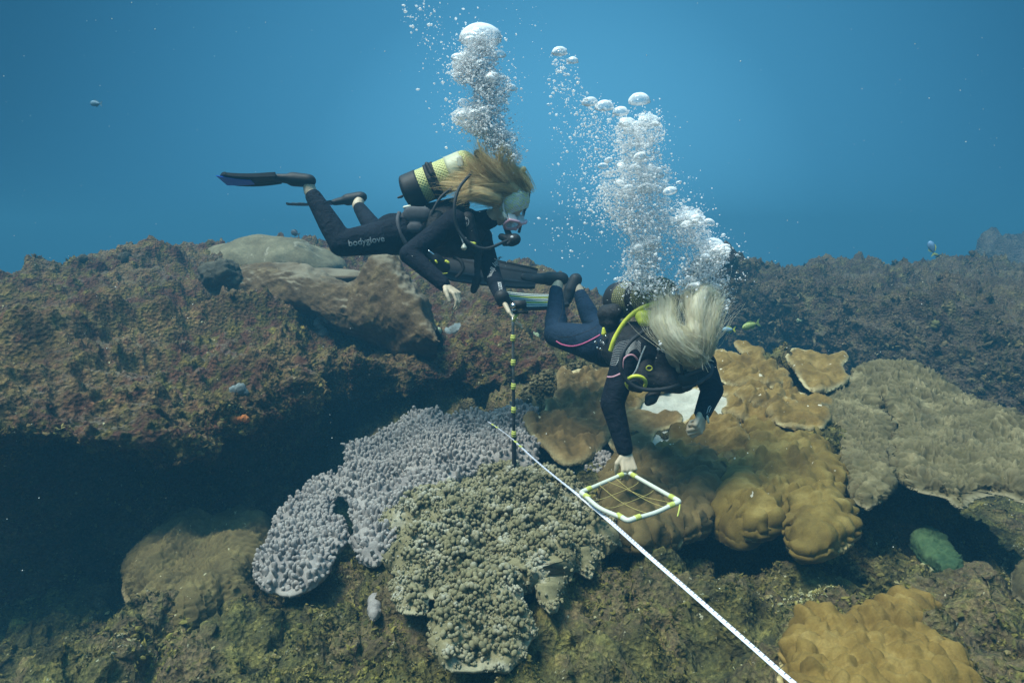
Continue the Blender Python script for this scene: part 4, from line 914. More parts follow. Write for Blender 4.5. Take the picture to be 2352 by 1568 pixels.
def strands(name, parent, mat, guides, count, seed, r=.0016, core=None, wav=.006, label=None, skull=None):
    """guides: list of (points, root spread, tip spread, weight)"""
    rng = np.random.default_rng(seed); m = MB(); w = np.array([g[3] for g in guides]); w = w / w.sum()
    for k in range(count):
        g = guides[rng.choice(len(guides), p=w)]; P_ = np.array(g[0]); o0 = rng.normal(0, 1, 3); o1 = (o0 * .5 + rng.normal(0, .9, 3)) * (1.9 if rng.random() < .12 else 1)
        c = cr_interp(P_, 13); t = np.linspace(0, 1, 13)[:, None]; cut = rng.uniform(.6, 1.0)
        ph = rng.uniform(0, 6.28, 3); c = c + o0 * g[1] * (1 - t) + o1 * g[2] * t + (np.sin(t * rng.uniform(4, 8) + ph) + .4 * np.sin(t * rng.uniform(9, 16) + ph * 2)) * wav * t * rng.uniform(.3, 1.2)
        c = cr_interp(c, 13) if cut > .97 else cr_interp(c[:max(5, int(13 * cut))], 11)
        if skull is not None:
            lo = (c - skull[0]) @ np.asarray(skull[1]).T / skull[2]; m_ = np.linalg.norm(lo, axis=1); tt = np.linspace(0, 1, len(c)); k_ = np.where(tt < .3, 1.0, np.where(m_ < 1, 1.0, 0.0)); tgt = rng.uniform(1.0, 1.07); tg = np.where(tt < .06, .96, tgt)
            near_ = np.clip((1.7 - m_) / .4, 0, 1) * np.clip((.45 - tt) / .25, 0, 1); k_ = np.where(m_ < tgt, 1.0, near_)
            lo = lo * (1 + k_ * (tg / m_ - 1))[:, None]; c = (lo * skull[2]) @ np.asarray(skull[1]) + skull[0]
        rr = r * rng.uniform(.6, 1.5) * (1 - .75 * np.linspace(0, 1, len(c))); v, f = tube(c, rr, 3, False)
        m.add(v, f, np.full(len(v), np.clip(rng.normal(.5, .28), 0, 1)) * .9 + .1 * np.repeat(np.linspace(0, 1, len(c)), 3))
    if core:
        for pts, rad in core:
            c = curve(pts, 16); rr = np.interp(np.linspace(0, 1, 16), np.linspace(0, 1, len(rad)), rad); v, f = tube(c, rr, 12); v = v + .006 * np.stack([vnoise(v * 40, i) for i in range(3)], 1) ; m.add(v, f, .6)
    return pbuild(m, name, mat, parent, True, 'tip', label)
def add_tube(parent, name, pts, r, mat, m=30, seg=10, label=None):
    v, f = tube(curve(pts, m), r, seg); return part(name, v, f, mat, parent, label=label)
def rblob(parent, name, items, mat, vox=.006, it=4, label=None):
    m = MB()
    for i in items:
        if len(i) == 3 and np.shape(i[1]) == (3, 3): ell(m, *i)
        else: rc(m, *i)
    v, f = fuse(m, vox, it); return part(name, v, f, mat, parent, label=label)

def build_person(label, skin, suit, suitmat, vest, voxb=.0038):
    v, f = fuse(skin, voxb, 2); o = _mk('person', v, f, M_SKIN); c = v.mean(0)
    me = o.data; me.vertices.foreach_set('co', (v - c).ravel()); o.location = c; tag(o, label, 'person')
    sv, sf = fuse(suit, .0085, 6); so_ = part('wetsuit', sv, sf, suitmat, o)
    vv, vf = fuse(vest, .009, 4); vo = part('buoyancy_vest', vv, vf, M_VEST, o)
    return o, so_, vo, surf_bvh(sv, sf), surf_bvh(vv, vf)
def grow(mb, lst, e): 
    for a in lst:
        if len(a) == 4: rc(mb, a[0], a[1] + e, a[2], a[3] + e)
        else: rc(mb, a[0], a[1] + e, a[2], a[3] + e, a[4])
EYE3 = np.eye(3)

# ---------------------------------------------------------------- the horizontal diver, left
def diver_a():
    hn, hf = P(915, 540, 3.83), P(915, 532, 4.02); kn, kf = P(785, 560, 3.70), P(868, 540, 4.12); an, af = P(713, 440, 3.80), P(822, 472, 4.36)
    pel = P(905, 538, 3.92); wst = P(955, 530, 3.92); chs = P(1025, 520, 3.91); nk = P(1100, 512, 3.90)
    sn, sf_ = P(1042, 508, 3.74), P(1105, 545, 3.98); en, ef = P(940, 584, 3.64), P(1131, 632, 3.86); wn, wf = P(1020, 654, 3.55), P(1157, 694, 3.50)
    hc = J(z1, 1985, 535, 3.85); u = un(V3(.74, -.55, .38)); n = un(V3(.34, -.25, -.90))
    ya = V3(0, 1, 0)
    limbs = [(hn, .100, kn, .068), (kn, .064, kn + (an - kn) * .35, .060), (kn + (an - kn) * .35, .060, an, .041), (hf, .095, kf, .062), (kf, .055, kf + (af - kf) * .35, .054), (kf + (af - kf) * .35, .054, af, .037),
             (sn, .064, en, .052), (en, .051, wn, .034), (sf_, .060, ef, .048), (ef, .047, wf, .031)]
    torso = [(pel, .120, wst, .100), (wst, .100, chs, .118), (chs, .118, P(1070, 512, 3.9), .085), (hn, .10, hf, .10), (sn, .065, sf_, .065), (P(1075, 520, 3.9), .07, P(1125, 502, 3.88), .054)]
    skin = MB(); grow(skin, limbs, -.007); grow(skin, torso, -.012); rc(skin, nk, .052, P(1128, 498, 3.87), .048)
    Q, A = head(skin, hc, u, n)
    hd = un(P(1062, 684, 3.50) - wn); hand(skin, wn, hd, un(V3(-.25, .1, -1)), -1, (38, 45, 30), .08, 1.02, (.3, .5))
    hand(skin, wf, un(P(1184, 748, 3.42) - wf), un(V3(.9, -.1, .1)), -1, (8, 12, 8), .02, .98, (.0, .25))
    for a, h_, t_ in ((an, P(706, 414, 3.80), P(650, 411, 3.80)), (af, P(828, 452, 4.40), P(778, 462, 4.40))):
        rc(skin, a, .036, h_, .029); rc(skin, h_, .029, h_ * .5 + t_ * .5, .016)
    suit = MB(); grow(suit, [l if i not in (2, 5, 7, 9) else (l[0], l[1], l[0] + (l[2] - l[0]) * (.84 if i in (2, 5) else .97), l[3] + .001) for i, l in enumerate(limbs)], .004); grow(suit, torso, .004)
    vest = MB(); f_ = lambda e: e
    rc(vest, P(948, 532, 3.92), .125, P(1030, 520, 3.92), .138); rc(vest, P(1030, 520, 3.92), .135, P(1075, 528, 3.9), .105)
    rc(vest, P(1010, 560, 3.86), .075, P(1090, 575, 3.86), .055); rc(vest, P(985, 490, 3.93), .06, P(1060, 470, 3.93), .05)
    rc(vest, P(1075, 500, 3.76), .036, P(1088, 560, 3.76), .034); rc(vest, P(1000, 500, 3.78), .05, P(1000, 545, 3.77), .06)
    o, so_, vo, bs, bvv = build_person('diver stretched flat in black wetsuit with patterned headband, one hand on the banded pole', skin, suit, M_SUIT, vest)
    # fins
    fin(o, an, P(708, 415, 3.80), P(640, 409, 3.80), P(508, 409, 3.78), V3(0, 1, -.22), .13, .20, M_RUB, under=(1, .45, .99, M_BLUE))
    fin(o, af, P(828, 453, 4.40), P(772, 464, 4.42), P(662, 467, 4.5), V3(.1, 1, .06), .13, .20, M_RUB, under=(1, .05, .3, M_BLUE))
    # tank
    p0, p1 = J(z1, 1345, 440, 3.90), J(z1, 1705, 285, 3.90); ax = un(p1 - p0)
    v, f, t, uu = cyl_shell(p0, p1, .097, 40, 48, (.03, .07)); tk = part('scuba_tank', v, f, M_NET, o, attrs={'tip': t, 'rim': uu}, label='yellow netted air tank strapped on the back')
    v, f, t, uu = cyl_shell(p0 - ax * .03, p0 + ax * .055, .102, 6, 40, (.03, 0)); part('tank_boot', v, f, M_RUB, tk)
    v, f, t, uu = cyl_shell(p1 - ax * .10, p1 - ax * .012, .1, 6, 40, (0, .02)); part('paint_shoulder', v, f, net_mat('pale_net', (.66, .68, .50), (.46, .48, .34), None, 300.), tk)
    pb = p0 + (p1 - p0) * .40; v, f, t, uu = cyl_shell(pb - ax * .025, pb + ax * .03, .105, 5, 40); part('cam_band', v, f, M_VEST, tk)
    rblob(tk, 'band_buckle', [(pb + V3(-.03, -.08, .085), .014, pb + V3(.0, -.1, .03), .016)], M_RUB)
    rblob(tk, 'tank_boot_knob', [(J(z1, 1275, 480, 3.82), .01, J(z1, 1245, 490, 3.81), .007)], M_RUB)
    lab = p1 - ax * .035 + V3(0, -.098, .035); rblob(tk, 'tank_sticker', [(J(z1, 1660, 225, 3.80), .020, J(z1, 1668, 265, 3.795), .020, (V3(0, 1, -.3), .3))], M_WHITE)
    tv = p1 + ax * .07; rblob(tk, 'tank_valve', [(p1 + ax * .05, .022, tv + ax * .05, .02), (tv + ax * .03 + V3(0, -.06, .02), .02, tv + ax * .03 + V3(0, .06, -.02), .02), (tv + V3(0, -.02, .03), .018, J(z1, 1780, 190, 3.86), .022)], M_RUB)
    # hoses
    Jz = lambda a, b, Y: J(z1, a, b, Y)
    add_tube(o, 'regulator_hose', [tv + ax * .03, Jz(1735, 330, 3.74), Jz(1655, 430, 3.66), Jz(1625, 560, 3.62), Jz(1645, 690, 3.62), Jz(1715, 785, 3.62), Jz(1830, 832, 3.64), Jz(1950, 790, 3.70), Jz(2000, 770, 3.75)], .0085, M_RUBG, 60)
    add_tube(o, 'regulator_hose', [tv + ax * .03, Jz(1950, 280, 4.0), Jz(2070, 310, 4.0), Jz(2125, 390, 3.99), Jz(2125, 480, 3.99), Jz(2090, 600, 3.98), Jz(2060, 720, 3.9)], .0085, M_RUBG, 50)
    add_tube(o, 'inflator_hose', [tv, Jz(1640, 400, 3.8), Jz(1540, 480, 3.76), Jz(1480, 580, 3.74), Jz(1470, 640, 3.75)], .008, M_RUBG, 30)
    # regulator
    rc_ = Jz(2008, 775, 3.76); rg = rblob(o, 'regulator', [(rc_, .036, rc_ + V3(.02, -.01, .005), .034), (rc_ + V3(-.055, .02, .02), .02, rc_, .025), (rc_ + V3(-.02, -.04, -.02), .014, rc_ + V3(-.04, .04, -.02), .014), (rc_, .02, Q(0, .098, -.062), .016)], M_RUB)
    # mask
    m_ = MB()
    fr = [Q(a, b, d) for a, b, d in ((-.086, .098, .032), (-.04, .118, .055), (0, .122, .040), (.04, .118, .048), (.078, .098, .028), (.074, .104, -.012), (.045, .122, -.032), (.014, .132, -.008), (-.014, .132, -.008), (-.045, .122, -.032), (-.074, .104, -.012), (-.078, .098, .028))]
    fr = [p + A[1] * .012 for p in fr]; mk_ = add_tube(o, 'dive_mask', fr, .0085, M_PINK, 50, 8, 'pink framed mask with a clear skirt')
    sk = MB(); ring0 = np.array(curve(fr, 48)); ring1 = np.array([hc + (p - hc) * .80 - A[1] * .022 for p in ring0]); sv = np.concatenate([ring0, (ring0 + ring1) / 2 + 0.004 * A[1], ring1]); sk.add(sv, [(k * 48 + j, k * 48 + (j + 1) % 48, (k + 1) * 48 + (j + 1) % 48, (k + 1) * 48 + j) for k in range(2) for j in range(48)]); pbuild(sk, 'mask_skirt', M_SKIRT, mk_)
    ln = MB(); cc = ring0.mean(0) ; ln.add(np.concatenate([ring0, [cc]]), [(j, (j + 1) % 48, 48) for j in range(48)]); pbuild(ln, 'lens', M_LENS, mk_)
    for k in (-1, 1):
        ev = MB(); ell(ev, Q(.032 * k, .083, .006), A, [.012, .012, .012]); pbuild(ev, 'eye', M_RUB, o)
        add_tube(mk_, 'mask_strap', [Q(.078 * k, .1, .02), Q(.086 * k, .06, .02), Q(.089 * k, .02, .03), Q(.06 * k, -.08, .05)], .005, M_SKIRT, 16, 6)
    rblob(mk_, 'strap_buckle', [(Q(-.084, .085, .012), .011, Q(-.086, .06, .012), .011)], M_WHITE)
    # headband: a wide tube round the brow
    nb, ns = 14, 64; g = []; ta = []; ua = []; hb = J(z1, 2022, 512, 3.85); ax_ = un(V3(-.12, -.05, 1)); bx_ = un(V3(1, 0, .12)); by_ = np.cross(ax_, bx_)
    for i in range(nb):
        h_ = -.062 + .116 * i / (nb - 1); rr = 1 - .10 * ((h_ - .0) / .06) ** 2 - .06 * (h_ > .03) - (.05 if h_ < -.04 else 0)
        for j in range(ns):
            a = j * 2 * math.pi / ns; wob = rr * (1 + .012 * math.sin(a * 5 + i * .7) + .008 * math.sin(i * 1.7 + a * 2))
            g.append(hb + bx_ * math.cos(a) * .094 * wob + by_ * math.sin(a) * .096 * wob + ax_ * (h_ + .016 * math.cos(a))); ta.append(h_); ua.append(a * .095)
    part('headband', g, [(i * ns + j, i * ns + (j + 1) % ns, (i + 1) * ns + (j + 1) % ns, (i + 1) * ns + j) for i in range(nb - 1) for j in range(ns)], M_BAND, o, attrs={'tip': ta, 'rim': ua}, label='blue and lime patterned cloth headband')
    # hair
    sk_ = (Jz(1985, 470, 3.85), EYE3, np.array([.088, .086, .085]))
    gd = [([Jz(2040, 440, 3.79), Jz(1960, 400, 3.77), Jz(1800, 395, 3.76), Jz(1660, 405, 3.79), Jz(1500, 385, 3.82)], .020, .026, 5),
          ([Jz(1930, 500, 3.775), Jz(1870, 480, 3.75), Jz(1780, 450, 3.74), Jz(1700, 470, 3.76), Jz(1630, 490, 3.79)], .016, .018, 5),
          ([Jz(1900, 530, 3.775), Jz(1850, 512, 3.76), Jz(1760, 490, 3.75), Jz(1690, 500, 3.77)], .012, .012, 4),
          ([Jz(2020, 430, 3.80), Jz(1945, 350, 3.74), Jz(1860, 270, 3.72), Jz(1815, 200, 3.71), Jz(1780, 100, 3.71)], .020, .016, 4),
          ([Jz(2050, 420, 3.82), Jz(1970, 320, 3.75), Jz(1925, 240, 3.73), Jz(1945, 140, 3.72)], .018, .022, 3),
          ([Jz(2070, 420, 3.84), Jz(2025, 330, 3.76), Jz(1990, 260, 3.75), Jz(2010, 180, 3.74)], .016, .020, 2),
          ([Jz(1960, 430, 3.84), Jz(1850, 360, 3.76), Jz(1760, 290, 3.75), Jz(1690, 200, 3.76)], .022, .018, 4),
          ([Jz(1930, 470, 3.80), Jz(1800, 370, 3.80), Jz(1680, 345, 3.82), Jz(1540, 340, 3.84)], .020, .022, 5),
          ([Jz(2115, 430, 3.80), Jz(2060, 350, 3.78), Jz(1980, 340, 3.77), Jz(1900, 400, 3.76), Jz(1850, 460, 3.76)], .014, .016, 6),
          ([Jz(2115, 440, 3.84), Jz(2060, 330, 3.84), Jz(1960, 310, 3.84), Jz(1880, 370, 3.82)], .016, .018, 4)]
    core = [(g_[0], [.030, .040, .030, .004]) for g_ in gd[:2]] + [(g_[0], [.018, .016, .008, .002]) for g_ in gd[2:8]]
    strands('hair', o, M_HAIRA, gd, 6500, 5, .0009, core, .020, label='long golden hair floating up and back', skull=sk_)
    hcp = MB(); ell(hcp, sk_[0], EYE3, sk_[2]); cv, cf = fuse(hcp, .006, 2); part('hair_cap', cv, cf, M_HAIRA, o, attrs={'tip': np.clip(.35 + .5 * vnoise(cv * [20, 20, 90], 3), 0, 1)})
    br = MB()
    for k in range(7):
        t = k / 6; c = Jz(2075 - 120 * t, 315 + 70 * math.sin(t * 2.2) + 60 * t, 3.78); rc(br, c + V3(.012, 0, .014 * (-1) ** k), .017, c + V3(-.014, 0, -.014 * (-1) ** k), .015)
    vv_, ff_ = fuse(br, .004, 2); part('braid', vv_, ff_, M_HAIRA, o, attrs={'tip': np.clip(.5 + fbm(vv_, 30, 2, 3), 0, 1)})
    # vest details
    right_, up_ = V3(1, 0, .1), V3(0, 0, 1)
    rblob(vo, 'pocket', [(Jz(1330, 600, 3.765), .045, Jz(1420, 600, 3.76), .045, (V3(0, 1, 0), .4)), (Jz(1340, 690, 3.755), .03, Jz(1380, 690, 3.755), .03, (V3(0, 1, 0), .4))], M_GREYN, .007)
    for pts in ([(1435, 570), (1425, 640), (1405, 700)], [(1405, 625), (1425, 625)], [(1400, 655), (1418, 640), (1422, 665), (1405, 668), (1400, 655)]):
        printed('pocket_logo', vo, surf_bvh(*[x for x in ([np.array(v_.co) + wloc(vo) for v_ in vo.data.vertices], [tuple(p.vertices) for p in vo.data.polygons])]) if False else bvv, pts, z1, .0035, M_PRINT, .022)
    circ = [(1698 + 25 * math.cos(a), 652 + 30 * math.sin(a)) for a in np.linspace(0, 6.28, 16)]
    printed('round_logo', vo, bvv, circ, z1, .0018, M_PRINT, .002); text(vo, bvv, 'S', 1698, 652, right_, up_, .055, M_PRINT, z1, font_w=.002)
    text(so_, bs, 'bodyglove', 1035, 780, V3(1, 0, .12), up_, .048, M_PRINT, z1, font_w=.0008)
    text(so_, bs, 'GLOVE', 1592, 545, V3(.15, 0, -1), V3(1, 0, .1), .034, M_PRINT, z1, font_w=.001)
    text(so_, bs, 'body glove', 1895, 960, V3(-.45, 0, -1), V3(1, 0, -.4), .040, M_PRINT, z1, font_w=.0006)
    text(so_, bs, 'BODY G', 1932, 1085, V3(.1, 0, -1), V3(1, 0, .1), .026, M_PRINT, z1, font_w=.001)
    add_tube(vo, 'waist_strap', [Jz(1255, 590, 3.80), Jz(1245, 640, 3.76), Jz(1260, 720, 3.74), Jz(1300, 800, 3.745)], .012, M_GREYN, 20, 8)
    rblob(vo, 'white_buckle', [(Jz(1290, 555, 3.80), .010, Jz(1325, 548, 3.80), .010)], M_WHITE, .004)
    add_tube(vo, 'pull_cord', [Jz(1650, 715, 3.72), Jz(1668, 750, 3.71), Jz(1685, 795, 3.70)], .004, M_PRINT, 12, 6)
    rblob(vo, 'white_dump_knob', [(Jz(1690, 800, 3.70), .006, Jz(1690, 822, 3.70), .017)], M_WHITE, .0035)
    rblob(vo, 'steel_clip', [(Jz(1455, 848, 3.60), .006, Jz(1488, 872, 3.60), .006)], M_STEEL, .003)
    gc = rblob(o, 'gauge_console', [(Jz(1500, 900, 3.66), .034, Jz(1560, 955, 3.68), .034, (V3(0, 1, 0), .5)), (Jz(1440, 870, 3.66), .02, Jz(1500, 910, 3.66), .025)], M_RUB)
    add_tube(gc, 'yellow_rim', [Jz(1460, 910, 3.635), Jz(1470, 950, 3.635), Jz(1500, 980, 3.64), Jz(1540, 998, 3.65), Jz(1580, 995, 3.66)], .0025, M_YELL, 16, 6)
    [rblob(gc, 'yellow_tag', [q_], M_YELL, .003) for q_ in ((Jz(1500, 912, 3.63), .006, Jz(1508, 925, 3.63), .006), (Jz(1570, 915, 3.64), .008, Jz(1585, 925, 3.64), .008))]
    add_tube(o, 'strap', [Jz(1620, 890, 3.72), Jz(1665, 910, 3.70), Jz(1685, 960, 3.69), Jz(1665, 1000, 3.69), Jz(1635, 1028, 3.69)], .010, M_RUB, 16, 6)
    rblob(o, 'strap', [(Jz(1785, 850, 3.82), .026, Jz(1780, 1030, 3.80), .020, (V3(0, 1, 0), .3)), (Jz(1780, 1030, 3.80), .028, Jz(1755, 1110, 3.80), .022, (V3(0, 1, 0), .4))], M_VEST)
    rblob(o, 'spare_regulator', [(Jz(1730, 790, 3.74), .012, Jz(1760, 800, 3.73), .012)], M_YELL, .004)
    rblob(o, 'wrist_computer', [(Jz(1945, 1155, 3.5), .040, Jz(1958, 1185, 3.5), .036)], M_RUB, .006)
    add_tube(o, 'bracelet', [wf + V3(.034 * math.cos(a), .034 * math.sin(a), -.022 + .01 * math.cos(a)) for a in np.linspace(0, 6.28, 14)], .0035, plain('brown_cord', (.2, .08, .04), .7), 20, 6)
    return o
DA = diver_a()

# ---------------------------------------------------------------- the diver over the quadrat, right
def diver_b():
    Jz = lambda a, b, Y: J(z2, a, b, Y)
    pel = P(1388, 782, 3.62); wst = P(1432, 795, 3.44); chs = P(1495, 818, 3.24); nk = P(1540, 822, 3.10)
    hn, hf = P(1368, 788, 3.56), P(1405, 772, 3.70); kn, kf = P(1277, 768, 3.80), P(1362, 742, 4.02); an, af = P(1277, 668, 4.02), P(1332, 676, 4.24)
    sn, sf_ = P(1442, 815, 3.08), P(1612, 838, 3.22); en, ef = P(1406, 925, 3.02), P(1636, 895, 3.10); wn, wf = P(1436, 1036, 2.97), P(1613, 950, 3.00)
    hc = P(1578, 808, 2.98); u = un(V3(.50, -.86, .12)); n = un(V3(.42, -.02, -.9))
    limbs = [(hn, .100, kn, .068), (kn, .064, kn + (an - kn) * .35, .062), (kn + (an - kn) * .35, .058, an, .038), (hf, .09, kf, .058), (kf, .058, kf + (af - kf) * .35, .056), (kf + (af - kf) * .35, .056, af, .038),
             (sn, .062, en, .050), (en, .050, wn, .032), (sf_, .060, ef, .047), (ef, .047, wf, .032)]
    torso = [(pel, .12, wst, .105), (wst, .105, chs, .118), (hn, .105, hf, .10), (sn, .066, sf_, .066), (chs, .11, P(1530, 822, 3.14), .085), (P(1530, 822, 3.14), .07, P(1555, 820, 3.06), .052)]
    skin = MB(); grow(skin, limbs, -.007); grow(skin, torso, -.012); rc(skin, P(1535, 822, 3.1), .05, P(1560, 815, 3.02), .048)
    Q, A = head(skin, hc, u, n)
    hand(skin, wn, un(P(1446, 1084, 2.92) - wn), un(V3(-.1, 1, -.2)), -1, (48, 60, 40), .06, 1.0, (.2, .9))
    hand(skin, wf, un(P(1603, 985, 2.94) - wf), un(V3(-.7, .6, -.2)), 1, (72, 85, 55), .0, 1.02, (.1, 1.0))
    for a, h_, t_ in ((an, P(1285, 642, 4.06), P(1240, 640, 4.06)), (af, P(1320, 648, 4.28), P(1305, 685, 4.28))):
        rc(skin, a, .038, h_, .029); rc(skin, h_, .029, h_ * .5 + t_ * .5, .016)
    suit = MB(); grow(suit, [l if i not in (7, 9) else (l[0], l[1], l[0] + (l[2] - l[0]) * .96, l[3] + .001) for i, l in enumerate(limbs)], .004); grow(suit, torso, .004)
    vest = MB(); rc(vest, wst, .125, chs, .135); rc(vest, chs, .13, P(1525, 835, 3.12), .10); rc(vest, P(1475, 800, 3.12), .045, P(1480, 870, 3.02), .05); rc(vest, P(1480, 870, 3.02), .05, P(1560, 880, 3.0), .05)
    rc(vest, P(1430, 770, 3.5), .07, P(1520, 765, 3.2), .07); rc(vest, P(1590, 835, 3.06), .04, P(1575, 880, 3.02), .04); rc(vest, P(1400, 745, 3.58), .05, P(1420, 790, 3.42), .06)
    o, so_, vo, bs, bvv = build_person('diver with bright pale blonde hair, head down, setting the white quadrat on the coral', skin, suit, M_SUITB, vest)
    # dark upper suit panels over the blue legs
    top = MB(); grow(top, [(sn, .062, en, .050), (en, .050, en + (wn - en) * .95, .033), (sf_, .060, ef, .047), (ef, .047, ef + (wf - ef) * .95, .033), (wst, .105, chs, .118), (sn, .066, sf_, .066), (chs, .11, P(1530, 822, 3.14), .085), (P(1392, 800, 3.56), .098, wst, .103)], .0065)
    tv_, tf_ = fuse(top, .008, 5); tp = part('jacket', tv_, tf_, M_SUIT, o); bt = surf_bvh(tv_, tf_)
    fin(o, an, P(1290, 640, 4.06), P(1232, 640, 4.08), P(1014, 604, 4.10), un(V3(.1, .62, .75)), .14, .235, M_RUBG)
    fin(o, af, P(1322, 642, 4.28), P(1300, 690, 4.24), P(1172, 690, 4.12), V3(.1, 1, .34), .13, .23, M_RUBG, stripes=(-1, [M_WHITE, M_WHITE, M_YELL]))
    for a, b in (((1262, 652, 4.02), (1290, 640, 4.02)), ((1316, 662, 4.22), (1323, 652, 4.22))):
        pass
    # tank
    p0, p1 = Jz(1150, 470, 3.56), Jz(1480, 440, 3.14); ax = un(p1 - p0)
    v, f, t, uu = cyl_shell(p0, p1, .092, 36, 48, (.03, .06)); tk = part('scuba_tank', v, f, M_NETD, o, attrs={'tip': t, 'rim': uu}, label='air tank in a dark and yellow net')
    v, f, t, uu = cyl_shell(p0 - ax * .03, p0 + ax * .07, .098, 6, 40, (.03, 0)); part('tank_boot', v, f, M_RUB, tk)
    pb = p0 + (p1 - p0) * .62; v, f, t, uu = cyl_shell(pb - ax * .03, pb + ax * .03, .099, 5, 40); part('cam_band', v, f, M_VEST, tk)
    rblob(tk, 'boot_knob', [(Jz(1085, 440, 3.5), .014, Jz(1075, 445, 3.5), .012)], M_RUB)
    tv = p1 + ax * .06; rblob(tk, 'tank_valve', [(tv, .022, tv + ax * .06, .02), (tv + ax * .05, .018, tv + ax * .05 + V3(.08, 0, .0), .02)], M_STEEL); rblob(tk, 'white_valve_cap', [(Jz(1665, 515, 3.0), .014, Jz(1668, 540, 3.0), .014)], M_WHITE, .004)
    add_tube(o, 'yellow_hose', [Jz(1052, 905, 3.13), Jz(1075, 830, 3.12), Jz(1105, 765, 3.12), Jz(1180, 650, 3.11), Jz(1290, 555, 3.1), Jz(1440, 500, 3.08), Jz(1560, 500, 3.06)], .0115, M_YELL, 40)
    rblob(o, 'yellow_pouch', [(Jz(1320, 610, 3.10), .034, Jz(1375, 620, 3.08), .036), (Jz(1330, 650, 3.08), .026, Jz(1390, 655, 3.06), .022)], M_YELL, .006)
    add_tube(o, 'regulator_hose', [Jz(1440, 690, 3.02), Jz(1330, 745, 2.98), Jz(1230, 820, 2.94), Jz(1160, 920, 2.91), Jz(1138, 1030, 2.90), Jz(1175, 1140, 2.90), Jz(1270, 1215, 2.90), Jz(1400, 1240, 2.90), Jz(1540, 1225, 2.91), Jz(1650, 1190, 2.93)], .0095, M_RUBG, 60)
    add_tube(o, 'regulator_hose', [Jz(1700, 560, 3.1), Jz(1840, 600, 3.1), Jz(1905, 680, 3.08), Jz(1928, 770, 3.06), Jz(1905, 870, 3.04), Jz(1870, 940, 3.02)], .0095, M_RUBG, 40)
    add_tube(o, 'yellow_hose_loop', [Jz(1272 + 82 * math.cos(a), 1180 + 60 * math.sin(a), 2.93 + .02 * math.sin(a)) for a in np.linspace(0, 6.28, 20)], .0085, M_YELL, 40)
    add_tube(o, 'grey_cord', [Jz(1350, 865, 3.0), Jz(1310, 960, 2.97), Jz(1275, 1060, 2.95), Jz(1240, 1115, 2.95)], .0042, M_PRINT, 20, 6)
    rg = rblob(o, 'regulator', [(Jz(1690, 1150, 2.93), .034, Jz(1735, 1145, 2.93), .034, (V3(0, 1, 0), .8)), (Jz(1700, 1120, 2.95), .025, Q(0, .098, -.062), .016)], M_RUB)
    add_tube(rg, 'exhaust_tee', [Jz(1670, 1225, 2.92), Jz(1720, 1215, 2.91), Jz(1780, 1190, 2.92)], [.009] * 14, M_RUBG, 14, 8)
    rblob(o, 'gauge_console', [(Jz(1450, 1250, 2.95), .020, Jz(1400, 1310, 2.93), .030), (Jz(1400, 1310, 2.93), .030, Jz(1375, 1345, 2.92), .018)], M_RUB)
    rblob(o, 'spare_regulator', [(Jz(1250, 1200, 2.94), .03, Jz(1300, 1225, 2.94), .022)], M_RUB)
    rblob(vo, 'pouch', [(Jz(1020, 590, 3.42), .050, Jz(1080, 580, 3.40), .05), (Jz(1010, 650, 3.42), .036, Jz(1060, 660, 3.40), .04)], M_VEST)
    yc = rblob(vo, 'yellow_clip', [(Jz(993, 715, 3.36), .008, Jz(996, 755, 3.36), .014)], M_YELL, .003)
    for a, b in ((970, 825), (992, 840)): add_tube(vo, 'd_ring', [Jz(a + 8 * math.cos(q), b + 11 * math.sin(q), 3.30) for q in np.linspace(0, 6.28, 10)], .0022, M_STEEL, 14, 6)
    for a, b in ((938, 878), (965, 888), (1012, 778), (920, 830)): rblob(vo, 'steel_clip', [(Jz(a, b, 3.30), .006, Jz(a + 14, b + 6, 3.30), .005)], M_STEEL, .003)
    add_tube(vo, 'yellow_badge', [Jz(1383 + 26 * math.cos(q), 1052 + 20 * math.sin(q), 2.965) for q in np.linspace(0, 6.28, 12)], .0025, M_YELL, 18, 6)
    # mask
    fr = [Q(a, b, d) for a, b, d in ((-.08, .098, .032), (-.04, .12, .050), (0, .124, .044), (.04, .12, .050), (.08, .098, .032), (.076, .104, -.016), (.045, .122, -.036), (.014, .132, -.008), (-.014, .132, -.008), (-.045, .122, -.036), (-.076, .104, -.016), (-.08, .098, .032))]
    fr = [p + A[1] * .012 for p in fr]; mk_ = add_tube(o, 'dive_mask', fr, .0095, M_GREYN, 50, 8, 'dark mask with a pale edge')
    ring0 = np.array(curve(fr, 48)); ring1 = np.array([hc + (p - hc) * .80 - A[1] * .022 for p in ring0]); sk = MB(); sk.add(np.concatenate([ring0, (ring0 + ring1) / 2, ring1]), [(k * 48 + j, k * 48 + (j + 1) % 48, (k + 1) * 48 + (j + 1) % 48, (k + 1) * 48 + j) for k in range(2) for j in range(48)]); pbuild(sk, 'mask_skirt', M_RUB, mk_)
    ln = MB(); ln.add(np.concatenate([ring0, [ring0.mean(0)]]), [(j, (j + 1) % 48, 48) for j in range(48)]); pbuild(ln, 'lens', M_LENS, mk_)
    for k in (-1, 1):
        ev = MB(); ell(ev, Q(.032 * k, .083, .006), A, [.012, .012, .012]); pbuild(ev, 'eye', M_RUB, o)
    add_tube(mk_, 'mask_strap', [Q(.08, .1, .02), Q(.088, .04, .03), Q(.07, -.06, .05), Q(0, -.115, .055), Q(-.07, -.06, .05), Q(-.088, .04, .03), Q(-.08, .1, .02)], .007, M_RUB, 40, 6)
    add_tube(mk_, 'mask_rim', [Jz(1690, 1118, 2.92), Jz(1745, 1095, 2.90), Jz(1830, 1062, 2.90), Jz(1905, 1035, 2.93)], .0075, M_GREYN, 16, 8, 'pale lower edge of the mask')
    # hair: smooth cap swept up from the brow into two floating masses
    root = lambda a, b, d: Q(a, b, d)
